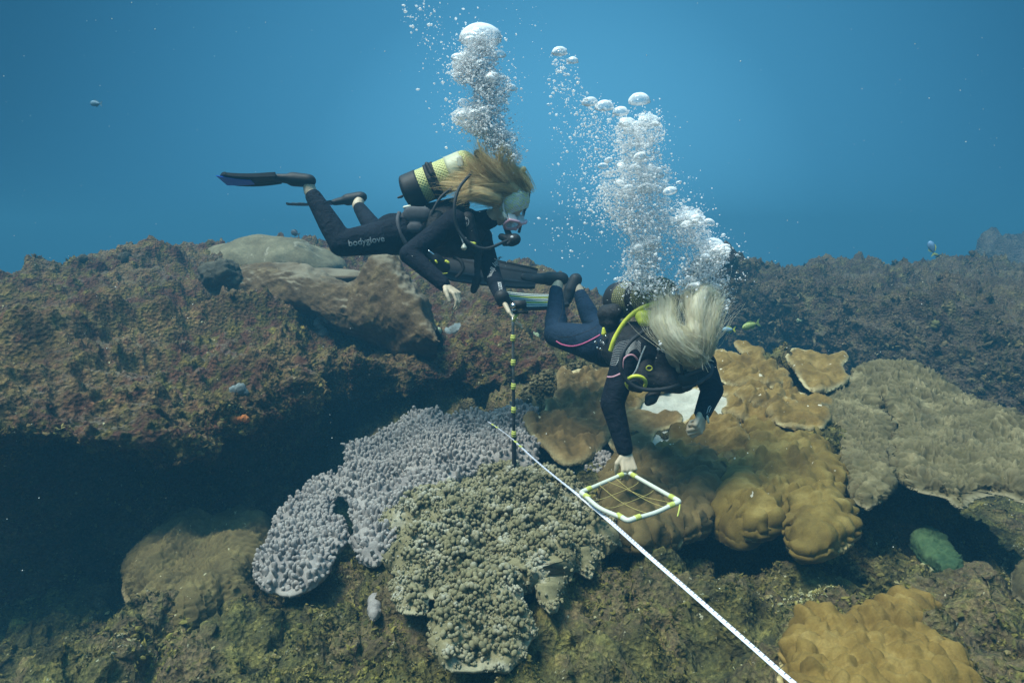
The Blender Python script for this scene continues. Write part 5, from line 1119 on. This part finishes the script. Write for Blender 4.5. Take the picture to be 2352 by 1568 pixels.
    skb = (Jz(1748, 862, 2.96), EYE3, np.array([.098, .10, .098])); cap = MB(); ell(cap, skb[0], EYE3, skb[2])
    gd = [([Jz(1690, 1000, 2.88), Jz(1620, 880, 2.87), Jz(1540, 760, 2.89), Jz(1490, 640, 2.92), Jz(1495, 520, 2.96), Jz(1480, 430, 3.0)], .014, .032, 6),
          ([Jz(1760, 1008, 2.87), Jz(1690, 900, 2.85), Jz(1610, 780, 2.87), Jz(1545, 660, 2.90), Jz(1560, 530, 2.95), Jz(1530, 420, 3.0)], .014, .020, 7),
          ([Jz(1640, 950, 2.90), Jz(1580, 860, 2.89), Jz(1500, 740, 2.92), Jz(1440, 640, 2.95), Jz(1425, 540, 2.98)], .012, .020, 4),
          ([Jz(1880, 950, 2.89), Jz(1860, 820, 2.87), Jz(1845, 680, 2.89), Jz(1870, 540, 2.92), Jz(1860, 430, 2.96)], .016, .036, 6),
          ([Jz(1830, 1000, 2.88), Jz(1785, 870, 2.86), Jz(1785, 710, 2.88), Jz(1760, 570, 2.93), Jz(1720, 440, 2.98), Jz(1690, 400, 3.0)], .016, .018, 5),
          ([Jz(1892, 900, 2.90), Jz(1895, 780, 2.89), Jz(1905, 650, 2.91), Jz(1935, 520, 2.94), Jz(1985, 475, 2.98)], .012, .032, 4),
          ([Jz(1800, 980, 2.86), Jz(1810, 760, 2.87), Jz(1800, 540, 2.90), Jz(1850, 415, 2.95), Jz(1925, 430, 2.96), Jz(1940, 510, 2.96)], .018, .018, 5),
          ([Jz(1860, 985, 2.88), Jz(1770, 930, 2.86), Jz(1670, 850, 2.86), Jz(1590, 740, 2.88), Jz(1540, 640, 2.9)], .018, .016, 9), ([Jz(1890, 900, 2.88), Jz(1800, 830, 2.86), Jz(1700, 760, 2.87), Jz(1600, 700, 2.9)], .018, .016, 6)]
    core = [(g_[0], [.004, .020, .040, .036, .02, .004]) for g_ in gd[:7]]
    h_ = strands('hair', o, M_HAIRB, gd, 8000, 9, .0008, core, .013, label='pale blonde hair streaming upwards in two tufts', skull=skb)
    cv, cf = fuse(cap, .006, 4); part('hair_cap', cv, cf, M_HAIRB, o, attrs={'tip': np.clip(.45 + .5 * vnoise(cv @ np.array([[90, 60, 0], [14, 14, 14], [60, -90, 0.]]).T, 3), 0, 1)})
    # printed lines and piping
    for k in range(17):
        s = k / 16; x_ = 1125 - 112 * s; y_ = 795 + 205 * s; printed('sleeve_stripe', tp, bt, [(x_, y_), (x_ + 22, y_ + 10), (x_ + 50, y_ + 24 * s), (x_ + 85, y_ + 34 * s - 8), (x_ + 125 - 25 * s, y_ + 20 * s - 26)], z2, .0010, M_PRINT, .0008)
    for k in range(9):
        s = k / 8; printed('sleeve_stripe', tp, bt, [(1180 + 4 * s, 960 - 90 * s), (1225, 905 - 65 * s), (1275, 885 - 90 * s), (1312, 930 - 120 * s)], z2, .0011, M_PRINT, .0008)
    printed('sleeve_piping', tp, bt, [(985, 1118), (1030, 1128), (1080, 1125), (1142, 1098)], z2, .005, M_PIPEP, .0)
    printed('sleeve_piping', tp, bt, [(1155, 1060), (1160, 990), (1195, 948), (1245, 942), (1288, 985)], z2, .005, M_PIPEP, .0)
    printed('sleeve_piping', tp, bt, [(1872, 1065), (1880, 1095), (1905, 1105), (1922, 1085)], z2, .004, M_PIPEP, .0)
    printed('leg_piping', so_, bs, [(590, 822), (640, 850), (720, 865), (800, 850), (880, 815), (965, 768)], z2, .0048, M_PIPE, .0)
    printed('leg_seam', so_, bs, [(640, 470), (640, 560), (610, 650), (640, 660), (760, 655), (900, 650)], z2, .0018, M_RUB, .0)
    printed('leg_seam', so_, bs, [(590, 780), (700, 785), (820, 750), (930, 700)], z2, .0018, M_RUB, .0)
    for a in ([(1875, 1440), (1890, 1390), (1905, 1375)], [(1885, 1450), (1905, 1400), (1912, 1385)]): printed('cuff_logo', tp, bt, a, z2, .0022, M_PRINT, .0)
    w_ = Jz(1888, 1490, 2.95); wb = add_tube(o, 'wrist_watch', [wf + un(wf - ef) * -.012 + .036 * (math.cos(a) * V3(1, 0, .2) + math.sin(a) * V3(0, 1, 0)) for a in np.linspace(0, 6.28, 14)], .006, M_RUB, 20, 6)
    rblob(wb, 'watch_face', [(w_ + V3(-.004, 0, .008), .013, w_ + V3(.0, 0, -.008), .013, (V3(1, -.3, 0), .4))], M_WHITE, .003)
    return o
DB = diver_b()
# ================================================================ survey gear
pb_ = march(1181, 1080, lambda X, Y: table(X, Y) + .04)
Yp = pb_[1]
def pole():
    top = P(1178, 738, Yp); x = pb_[0]; o = empty('measuring_pole', pb_); tag(o, 'thin black pole with lime tape bands and a small camera on top', 'pole')
    tp = V3(top[0], Yp, top[2]); L_ = tp - pb_
    v, f = tube([pb_ + L_ * t for t in np.linspace(0, .27, 8)], .0115, 12); part('lower_tube', v, f, M_RUB, o)
    v, f = tube([pb_ + L_ * t for t in np.linspace(.27, .62, 8)], .0085, 12); part('middle_tube', v, f, M_RUBG, o)
    v, f = tube([pb_ + L_ * t for t in np.linspace(.62, 1.03, 8)], .0075, 12); part('upper_tube', v, f, plain('grey_alloy', (.20, .22, .22), .35, .5, .1, metal=.6), o)
    for py in (775, 830, 884, 938, 994):
        t = (1080 - py) / (1080 - 738.); c = pb_ + L_ * t; vv = MB()
        for k in (-1, 0, 1): a, b = tube([c + V3(0, 0, k * .010 - .006), c + V3(.001 * k, 0, k * .010 + .006)], .0125 + .001 * (k == 0), 12); vv.add(a, b)
        pbuild(vv, 'tape_band', M_YELT, o)
    c = P(1189, 706, Yp); m = MB(); rc(m, c + V3(-.012, -.01, .004), .016, c + V3(.03, -.01, .004), .016, (V3(0, 1, 0), .7))
    bx = lambda a, b: [(a[0] if i & 1 == 0 else b[0], a[1] if i & 2 == 0 else b[1], a[2] if i & 4 == 0 else b[2]) for i in range(8)]
    BF = [(0, 2, 3, 1), (4, 5, 7, 6), (0, 1, 5, 4), (2, 6, 7, 3), (0, 4, 6, 2), (1, 3, 7, 5)]
    def rbox(cc, h, r=.004, mat=M_RUB, nm='camera_body', par=o):
        import bmesh
        b = bmesh.new(); bmesh.ops.create_cube(b, size=1); bmesh.ops.scale(b, vec=Vector(h) * 2, verts=b.verts); bmesh.ops.bevel(b, geom=b.edges[:], offset=r, segments=2, affect='EDGES')
        v = np.array([q.co[:] for q in b.verts]) + cc; f = [[q.index for q in p.verts] for p in b.faces]; b.free(); return part(nm, v, f, mat, par)
    cb = rbox(c + V3(.008, 0, .014), (.036, .018, .022)); rbox(c + V3(.014, 0, -.022), (.040, .016, .009), .003, M_RUB, 'camera_mount', o)
    v, f = tube([c + V3(-.022, -.028, .010), c + V3(-.022, -.018, .010)], .013, 16); part('lens', v, f, M_STEEL, cb)
    v, f = tube([c + V3(-.034, -.01, -.012), c + V3(-.01, -.02, -.012)], .006, 10); part('housing_latch', v, f, M_STEEL, cb)
    v, f = tube([tp, c + V3(-.0, 0, -.028)], .009, 10); part('mount_neck', v, f, M_YELT, o)
pole()
def quadrat():
    ZQ = [(1442, 1084, .235), (1562, 1152, .215), (1442, 1196, .18), (1333, 1131, .20)]
    C = [Zp(a, b, z) for a, b, z in ZQ]; c0 = np.mean(C, 0); o = empty('quadrat', c0 - [0, 0, .03]); tag(o, 'white plastic pipe quadrat with lime taped corners, held just above the coral', 'quadrat')
    r = .0095
    for i in range(4):
        a, b = C[i], C[(i + 1) % 4]; d = un(b - a); bow = un(np.cross(d, [0, 0, 1.])); s = 1 if np.dot(bow, (a + b) / 2 - c0) > 0 else -1
        amt = .018 if i == 2 else .006; v, f = tube(curve([a + d * .03, (a + b) / 2 + bow * s * amt - [0, 0, .004], b - d * .03], 20), r, 14); part('pipe', v, f, M_WHITE, o)
        p, n_ = C[i - 1], C[(i + 1) % 4]; d0, d1 = un(p - C[i]), un(n_ - C[i])
        v, f = tube(curve([C[i] + d0 * .045, C[i] + d0 * .014, C[i] + (d0 + d1) * .004, C[i] + d1 * .014, C[i] + d1 * .045], 22), .0112, 14); co_ = part('corner_elbow', v, f, M_WHITE, o)
        for dd in (d0, d1):
            m = MB()
            for k in range(4): c = C[i] + dd * (.036 + .007 * k); a_, b_ = tube([c - dd * .0028, c + dd * .0028], .0122, 14); m.add(a_, b_)
            pbuild(m, 'tape_band', M_YELT, co_)
    M_STR = plain('yellow_string', (.42, .36, .12), .7, .2, .1)
    L_ = lambda i, t: C[i] * (1 - t) + C[(i + 1) % 4] * t
    for (i, a), (j, b) in (((0, .25), (2, .72)), ((0, .55), (2, .45)), ((1, .3), (3, .72)), ((1, .62), (3, .38)), ((3, .55), (1, .1))):
        p, q = L_(i, a), L_(j, b); rr = random.Random(i * 7 + j); m1 = p * .66 + q * .34 + V3(rr.uniform(-.055, .055), rr.uniform(-.055, .055), -.018); m2 = p * .33 + q * .67 + V3(rr.uniform(-.03, .03), rr.uniform(-.03, .03), -.015)
        v, f = tube(curve([p, m1, m2, q], 24), .0012, 5); part('string', v, f, M_STR, o)
    e = C[1]; v, f = tube(curve([e, e + V3(-.01, -.03, -.02), e + V3(-.02, -.045, -.045)], 10), .0035, 6); part('loose_tape_end', v, f, M_YELT, o)
quadrat()
def tape():
    def tape_mat(n, b):
        t = attr(n, 'tip'); u = attr(n, 'rim')
        fr = node(n, 'ShaderNodeMath', {0: node(n, 'ShaderNodeMath', {0: t, 1: 50.0}, operation='MULTIPLY').outputs[0]}, operation='FRACT').outputs[0]
        k1 = node(n, 'ShaderNodeMath', {0: node(n, 'ShaderNodeMath', {0: fr, 1: .16}, operation='LESS_THAN').outputs[0], 1: node(n, 'ShaderNodeMath', {0: u, 1: .45}, operation='LESS_THAN').outputs[0]}, operation='MULTIPLY').outputs[0]
        n.links.new(mix(n, k1, (.62, .64, .72), (.05, .06, .12)), b.inputs['Base Color'])
    M_TAPE = material('white_tape', tape_mat, .4, .4)
    pts = [(1122, 968, .36), (1150, 987, .34), (1182, 1012, .30), (1225, 1052, .255), (1270, 1090, .215), (1330, 1138, .185), (1400, 1196, .155), (1500, 1285, .14), (1600, 1372, .13), (1720, 1478, .11), (1826, 1570, .10), (1990, 1700, .08)]
    c = cr_interp(np.array([Zp(*p) for p in pts]), 160); ds = np.concatenate([[0], np.cumsum(np.linalg.norm(np.diff(c, axis=0), axis=1))])
    t = np.gradient(c, axis=0); t /= np.linalg.norm(t, axis=1, keepdims=True)
    s = np.array([un(np.cross(x, [0, 0, 1.])) for x in t]); tw = np.interp(ds / ds[-1], [0, .15, .3, .42, .52, .6, 1], [.5, .35, .2, -.75, -1.0, -.5, -.25]); upn = np.array([np.cross(a, b) for a, b in zip(s, t)])
    w = s * np.cos(tw)[:, None] + upn * np.sin(tw)[:, None]; nn = np.cross(t, w); hw = .0072; g = []
    for q in (-1, -.33, .33, 1): g.append(c + w * hw * q)
    top = np.stack(g, 1); th = nn[:, None] * .0008; v = np.concatenate([(top + th).reshape(-1, 3), (top - th).reshape(-1, 3)]); F = grid_faces(160, 4); N = 640
    e = [(i * 4, i * 4 + 4, N + i * 4 + 4, N + i * 4) for i in range(159)] + [(i * 4 + 3, i * 4 + 7, N + i * 4 + 7, N + i * 4 + 3) for i in range(159)]
    o = mk('measuring_tape', v, F.tolist() + (F[:, ::-1] + N).tolist() + e, M_TAPE, None, False, {'tip': np.tile(np.repeat(ds, 4), 2), 'rim': np.tile(np.tile([0, .33, .66, 1.], 160), 2)})
    tag(o, 'white printed measuring tape pulled straight across the coral shelf', 'tape measure')
    for px in (.06, .205):
        i = int(px * 160); m = MB()
        for dx in (-2, 2): m.add(np.concatenate([c[i + dx] + w[i] * hw * 1.1 * a + t[i] * b * .010 + nn[i] * k * .0022 for k in (-1, 1) for a in (-1, 1) for b in (-1, 1)]).reshape(-1, 3), [(0, 1, 3, 2), (4, 6, 7, 5), (0, 2, 6, 4), (1, 5, 7, 3), (0, 4, 5, 1), (2, 3, 7, 6)])
        pbuild(m, 'tape_band', M_YELT, o, False)
tape()

# ================================================================ fish
def fish(label, px, py, Y, L_, heading, mat, tall=.36, tailmat=None, cat='fish'):
    """body, tail, dorsal and belly fins and an eye"""
    c = P(px, py, Y); h = un(heading); up_ = un(V3(0, 0, 1) - h * h[2]); sd_ = np.cross(h, up_); n, sg = 18, 14; v = []
    for i in range(n):
        t = i / (n - 1); r = math.sin(math.pi * (t ** .75)) ** .8 * (1 - .15 * t) + .05; 
        if i == n - 1: r = .10
        for j in range(sg): a = j * 2 * math.pi / sg; v.append(c + h * L_ * (.38 - t * .72) + up_ * math.sin(a) * r * L_ * tall * .5 + sd_ * math.cos(a) * r * L_ * .10)
    f = [(k * sg + j, k * sg + (j + 1) % sg, (k + 1) * sg + (j + 1) % sg, (k + 1) * sg + j) for k in range(n - 1) for j in range(sg)] + [tuple(range(sg))[::-1], tuple((n - 1) * sg + j for j in range(sg))]
    o = mk('fish', v, f, mat); tag(o, label, cat)
    def plate(nm, pts, mt):
        p = np.array([c + h * a * L_ + up_ * b * L_ for a, b in pts]); q = sd_ * L_ * .008; k = len(p)
        part(nm, np.concatenate([p + q, p - q]), [tuple(range(k)), tuple(range(2 * k - 1, k - 1, -1))] + [(i, (i + 1) % k, (i + 1) % k + k, i + k) for i in range(k)], mt, o, False)
    plate('tail_fin', [(-.32, .03), (-.40, .12), (-.52, .20), (-.47, .08), (-.44, 0), (-.47, -.08), (-.52, -.20), (-.40, -.12), (-.32, -.03)], tailmat or mat)
    plate('dorsal_fin', [(.16, .40 * tall), (.08, .62 * tall), (-.08, .60 * tall), (-.24, .36 * tall), (-.28, .14 * tall), (-.1, .40 * tall)], tailmat or mat); plate('belly_fin', [(-.02, -.42 * tall), (-.1, -.60 * tall), (-.24, -.36 * tall), (-.26, -.16 * tall), (-.12, -.38 * tall)], tailmat or mat)
    e = MB()
    for s in (-1, 1): e.add(ICO2[0] * L_ * .02 + c + h * L_ * .27 + up_ * L_ * .04 + sd_ * s * L_ * .062, ICO2[1])
    pbuild(e, 'eye', M_RUB, o)
M_FY = plain('yellow_green_scales', (.30, .38, .12), .5, .4, .25, 40); M_FB = plain('blue_grey_scales', (.12, .25, .42), .5, .4, .25, 40); M_FD = plain('dark_scales', (.07, .09, .11), .6, .3, .2, 40)
fish('yellow green fish behind the blonde diver, over the rubble', 1722, 748, 5.2, .17, V3(-.95, -.1, -.28), M_FY, .34)
fish('pale blue fish half hidden below the yellow green fish', 1672, 757, 5.4, .12, V3(-1, .1, -.05), plain('pale_blue_scales', (.25, .42, .5), .5, .4, .2, 40), .4, M_YELL)
fish('blue fish hovering above the crest of the right ledge', 2140, 568, 7.6, .2, V3(-.3, .2, .95), M_FB, .36, M_FY)
fish('dim striped fish alone in open water, upper left', 219, 238, 6.5, .15, V3(-1, .2, .1), plain('dim_scales', (.11, .22, .30), .6, .3, .4, 90), .36)
fish('small dark fish just above the ledge crest, left of the horizontal diver', 677, 535, 7.0, .12, V3(-.8, .2, .3), M_FD, .5)

# ================================================================ air bubbles and drifting specks
def bub(n, b):
    lw = node(n, 'ShaderNodeLayerWeight', {'Blend': .35}).outputs['Facing']
    a = node(n, 'ShaderNodeMapRange', {0: lw, 1: .05, 2: .65, 3: .14, 4: .95}).outputs[0]
    n.links.new(a, b.inputs['Alpha']); b.inputs['Base Color'].default_value = (.93, .95, .96, 1)
M_BUB = material('air_bubble', bub, .12, .9)
def fizz(n, b):
    b.inputs['Base Color'].default_value = (.97, .98, .99, 1); b.inputs['Alpha'].default_value = .78; o_ = n.nodes['Material Output']
    t = node(n, 'ShaderNodeBsdfTranslucent', {'Color': (.97, .98, .99, 1)}).outputs[0]
    m = node(n, 'ShaderNodeMixShader', {0: .5, 1: b.outputs[0], 2: t}).outputs[0]; n.links.new(m, o_.inputs['Surface'])
M_FIZZ = material('fine_air_bubbles', fizz, .25, .8)
RB = np.random.default_rng(77)
def dome(px, py, rpx, Y, label, group, hscale=.8):
    """mushroom shaped bubble: rounded cap over a ragged hollow underside"""
    c = P(px, py, Y); r = rpx / FPX * Y; v, f = ICO3 if rpx < 14 else ico(4); q = v.copy(); low = q[:, 2] < 0
    q = q * (1 + .07 * fbm(v * .9 + px, 1.2, 2, int(px)))[:, None]; q[low, 2] *= .35; q[low] *= (1 + .22 * fbm(v[low] * 2 + py, 2.2, 2, 5))[:, None]
    o = mk('air_bubble', q * [r, r, r * hscale] + c, f, M_BUB); tag(o, label, 'bubble', group)
GA, GB, GC = 'large bubbles of the plume over the horizontal diver', 'large bubbles of the plume over the blonde diver', 'detached bubbles between the plumes'
dome(1104, 92, 46, 3.85, 'huge rounded bubble crowning the left plume', GA, .72)
for a, b, r, l in [(1068, 150, 20, 'bulging bubble low on the left side of the left plume crown'), (1148, 128, 14, 'small bubble on the right shoulder of the left plume crown'), (1132, 190, 16, 'bubble in the middle of the left plume'), (1174, 205, 13, 'round bubble sticking out right from the left plume'), (1070, 268, 16, 'bubble at the left swelling of the left plume'), (1152, 305, 14, 'bubble near the bottom right of the left plume'), (1176, 357, 15, 'bubble rising off the headband wearer\'s hair')]:
    dome(a, b, r, 3.84, l, GA)
for a, b, r, l in [(1285, 122, 17, 'topmost detached bubble between the two plumes'), (1315, 142, 13, 'second detached bubble, just right of the topmost'), (1355, 238, 18, 'leftmost of the row of silvery domed bubbles'), (1388, 248, 21, 'second domed bubble from the left in the row'), (1425, 260, 18, 'third domed bubble from the left in the row'), (1468, 234, 24, 'tallest domed bubble, right end of the row'), (1441, 287, 20, 'domed bubble under the row, left of a larger one'), (1490, 284, 25, 'large domed bubble under the row, right side')]:
    dome(a, b, r, 3.1, l, GC if b < 150 else GB)
for a, b, r, l in [(1500, 402, 24, 'faint bubble dome on the right edge of the right plume'), (1530, 462, 12, 'bubble where the right plume widens'), (1583, 506, 28, 'big bubble leading the lower right branch'), (1635, 568, 28, 'big bubble at the outer end of the lower right branch'), (1655, 580, 12, 'small bubble on the outermost tip of the right branch'), (1481, 572, 22, 'bubble above the netted tank'), (1480, 600, 24, 'wide bubble low over the netted tank'), (1588, 652, 21, 'smooth round bubble right above the blonde hair'), (1642, 660, 12, 'round bubble right of the smooth one over the hair'), (1572, 672, 10, 'small bubble touching the blonde hair'), (1532, 430, 10, 'small bubble beside the faint dome')]:
    dome(a, b, r, 3.05, l, GB)
def inblob(px, py, rx, ry, n): 
    t = RB.uniform(0, 6.283, n); q = np.sqrt(RB.uniform(0, 1, n)) * .82; a = np.stack([np.cos(t) * q, np.sin(t) * q], 1) * (1 + .18 * np.sin(3 * t + px))[:, None]; g = RB.random(n) < .28; a[g] = RB.normal(0, .55, (int(g.sum()), 2)); return np.stack([px + a[:, 0] * rx, py + a[:, 1] * ry], 1)
def plume(name, label, blobs, Y, seed, rr, scat=.12, mult=1.0):
    pts = np.concatenate([inblob(*b[:4], int(b[4] * mult)) for b in blobs]); n = len(pts); Ys = Y + RB.normal(0, scat, n)
    d = FW[None] + ((pts[:, 0] - W / 2) / FPX)[:, None] * V3(1, 0, 0) - ((pts[:, 1] - H / 2) / FPX)[:, None] * UPV; p = CAM + d * (Ys / d[:, 1])[:, None]
    s = rr * RB.gamma(1.1, .9, n); s = np.clip(s, rr * .3, rr * 5); M = frames(RB.normal(0, .3, (n, 3)) + [0, 0, 1]) * (s[:, None] * np.stack([RB.uniform(.8, 1.5, n), RB.uniform(.8, 1.3, n), RB.uniform(.5, 1., n)], 1))[:, None, :]
    v, f = batch(ICO1[0], ICO1[1], M, p); o = mk(name, v, f, M_FIZZ); tag(o, label, 'bubbles', None, 'stuff')
    return p
plume('bubble_plume', 'cloud of fine bubbles over the horizontal diver', [(1104, 95, 50, 30, 500), (1105, 125, 48, 40, 900), (1070, 160, 42, 38, 1000), (1110, 185, 40, 40, 700), (1135, 205, 50, 40, 900), (1120, 240, 48, 40, 700), (1085, 272, 52, 40, 1300), (1130, 295, 48, 40, 900), (1145, 318, 46, 30, 800), (1155, 345, 34, 20, 250), (1182, 362, 20, 22, 200)], 3.85, 1, .0019, .07, 4.2)
plume('bubble_plume', 'cloud of fine bubbles over the blonde diver', [(1490, 300, 40, 50, 700), (1440, 310, 40, 50, 500), (1465, 360, 60, 60, 800), (1450, 420, 75, 70, 1100), (1455, 470, 90, 70, 1500), (1480, 520, 70, 50, 1000), (1475, 590, 50, 60, 1100), (1470, 640, 55, 40, 700), (1560, 500, 60, 45, 700), (1590, 530, 50, 45, 700), (1560, 580, 90, 70, 600), (1630, 590, 50, 50, 800), (1610, 640, 70, 50, 600), (1510, 660, 60, 30, 500), (1650, 690, 40, 40, 200), (1525, 790, 14, 30, 60), (1505, 410, 45, 40, 500)], 3.08, 2, .0016, .10, 3.4)
plume('bubble_spray', 'loose spray of fine bubbles between the plumes', [(1355, 270, 40, 50, 130), (1350, 320, 45, 60, 150), (1390, 290, 40, 50, 120), (1300, 180, 50, 60, 120), (1320, 240, 60, 60, 90), (1400, 380, 70, 70, 300), (1350, 430, 90, 80, 220), (1400, 480, 80, 70, 350), (1290, 300, 40, 120, 70), (1700, 620, 40, 70, 20), (1340, 530, 120, 80, 120), (1560, 440, 60, 60, 60), (1285, 140, 22, 40, 60)], 3.08, 3, .0018, .12, 1.8)
plume('bubble_spray', 'thin scattered bubbles rising at the top left of the plumes', [(985, 60, 50, 90, 160), (950, 20, 40, 60, 70), (1020, 130, 60, 90, 60), (1160, 40, 60, 60, 25), (1230, 90, 40, 60, 25), (1060, 40, 90, 60, 40), (1000, 200, 60, 120, 35)], 3.9, 4, .0022, .2)
# medium bubbles, each a thing of its own
def mids(label, group, blobs, Y, n, rng_, sc):
    pts = np.concatenate([inblob(*b[:4], int(n * b[4])) for b in blobs]); base = None
    me = None
    for a, b in pts:
        r = RB.uniform(*rng_) / FPX * Y
        if me is None:
            q = ICO2[0].copy(); q[q[:, 2] < 0, 2] *= .6; me = bpy.data.meshes.new('air_bubble'); me.from_pydata(q.tolist(), [], ICO2[1]); me.polygons.foreach_set('use_smooth', [True] * len(me.polygons)); me.materials.append(M_BUB)
        o = bpy.data.objects.new('air_bubble', me); COL.objects.link(o); o.location = P(a, b, Y + RB.normal(0, sc)); o.scale = (r * RB.uniform(.9, 1.3), r, r * RB.uniform(.6, 1)); o.rotation_euler = (RB.uniform(-.4, .4), RB.uniform(-.4, .4), 0); tag(o, label, 'bubble', group)
mids('small silvery bubble inside the dense plume over the horizontal diver', 'small bubbles in the plume over the horizontal diver', [(1100, 110, 46, 40, .2), (1075, 160, 42, 38, .2), (1135, 205, 45, 35, .2), (1090, 272, 48, 36, .2), (1145, 325, 45, 36, .2)], 3.82, 50, (2.2, 6), .06)
mids('small silvery bubble inside the dense plume over the blonde diver', 'small bubbles in the plume over the blonde diver', [(1465, 310, 50, 50, .12), (1460, 400, 70, 70, .16), (1465, 480, 80, 60, .16), (1475, 590, 45, 60, .14), (1590, 520, 55, 45, .14), (1640, 600, 45, 45, .12), (1600, 650, 70, 30, .16)], 3.03, 60, (2.2, 7), .08)
mids('medium domed bubble among finer ones in the plume over the horizontal diver', 'medium bubbles in the plume over the horizontal diver', [(1100, 80, 30, 16, .1), (1078, 140, 44, 20, .2), (1130, 185, 45, 22, .2), (1085, 255, 50, 20, .2), (1140, 305, 45, 22, .2), (1165, 350, 30, 16, .1)], 3.79, 58, (6, 14), .06)
mids('medium domed bubble among finer ones in the plume over the blonde diver', 'medium bubbles in the plume over the blonde diver', [(1465, 290, 50, 26, .15), (1455, 370, 70, 26, .1), (1465, 440, 80, 30, .15), (1475, 560, 45, 24, .15), (1590, 500, 50, 26, .2), (1640, 575, 40, 26, .15), (1600, 645, 60, 20, .1)], 3.0, 80, (6, 15), .07)
mids('tiny lone bubble in the loose spray between the plumes', 'lone bubbles of the loose spray', [(1300, 180, 45, 60, .4), (1370, 290, 50, 60, .4), (1270, 330, 30, 120, .2)], 3.05, 24, (1.8, 4), .08)
# drifting specks
n_ = 900; pr = np.stack([RB.uniform(0, W, n_), RB.uniform(0, H, n_)], 1); Yq = RB.uniform(1.7, 5.2, n_); d_ = FW[None] + ((pr[:, 0] - W / 2) / FPX)[:, None] * V3(1, 0, 0) - ((pr[:, 1] - H / 2) / FPX)[:, None] * UPV; pp_ = CAM + d_ * (Yq / d_[:, 1])[:, None]
pp_ = pp_[pp_[:, 2] > .25]; s_ = np.clip(RB.gamma(2, .0005, len(pp_)), 0, .0017); vv_, ff_ = batch(ICO1[0], ICO1[1], np.eye(3)[None] * s_[:, None, None], pp_)
sp_ = mk('drifting_specks', vv_, ff_, plain('pale_specks', (.75, .75, .7), .8, .2)); tag(sp_, 'pale specks drifting in the water', 'specks', None, 'stuff')
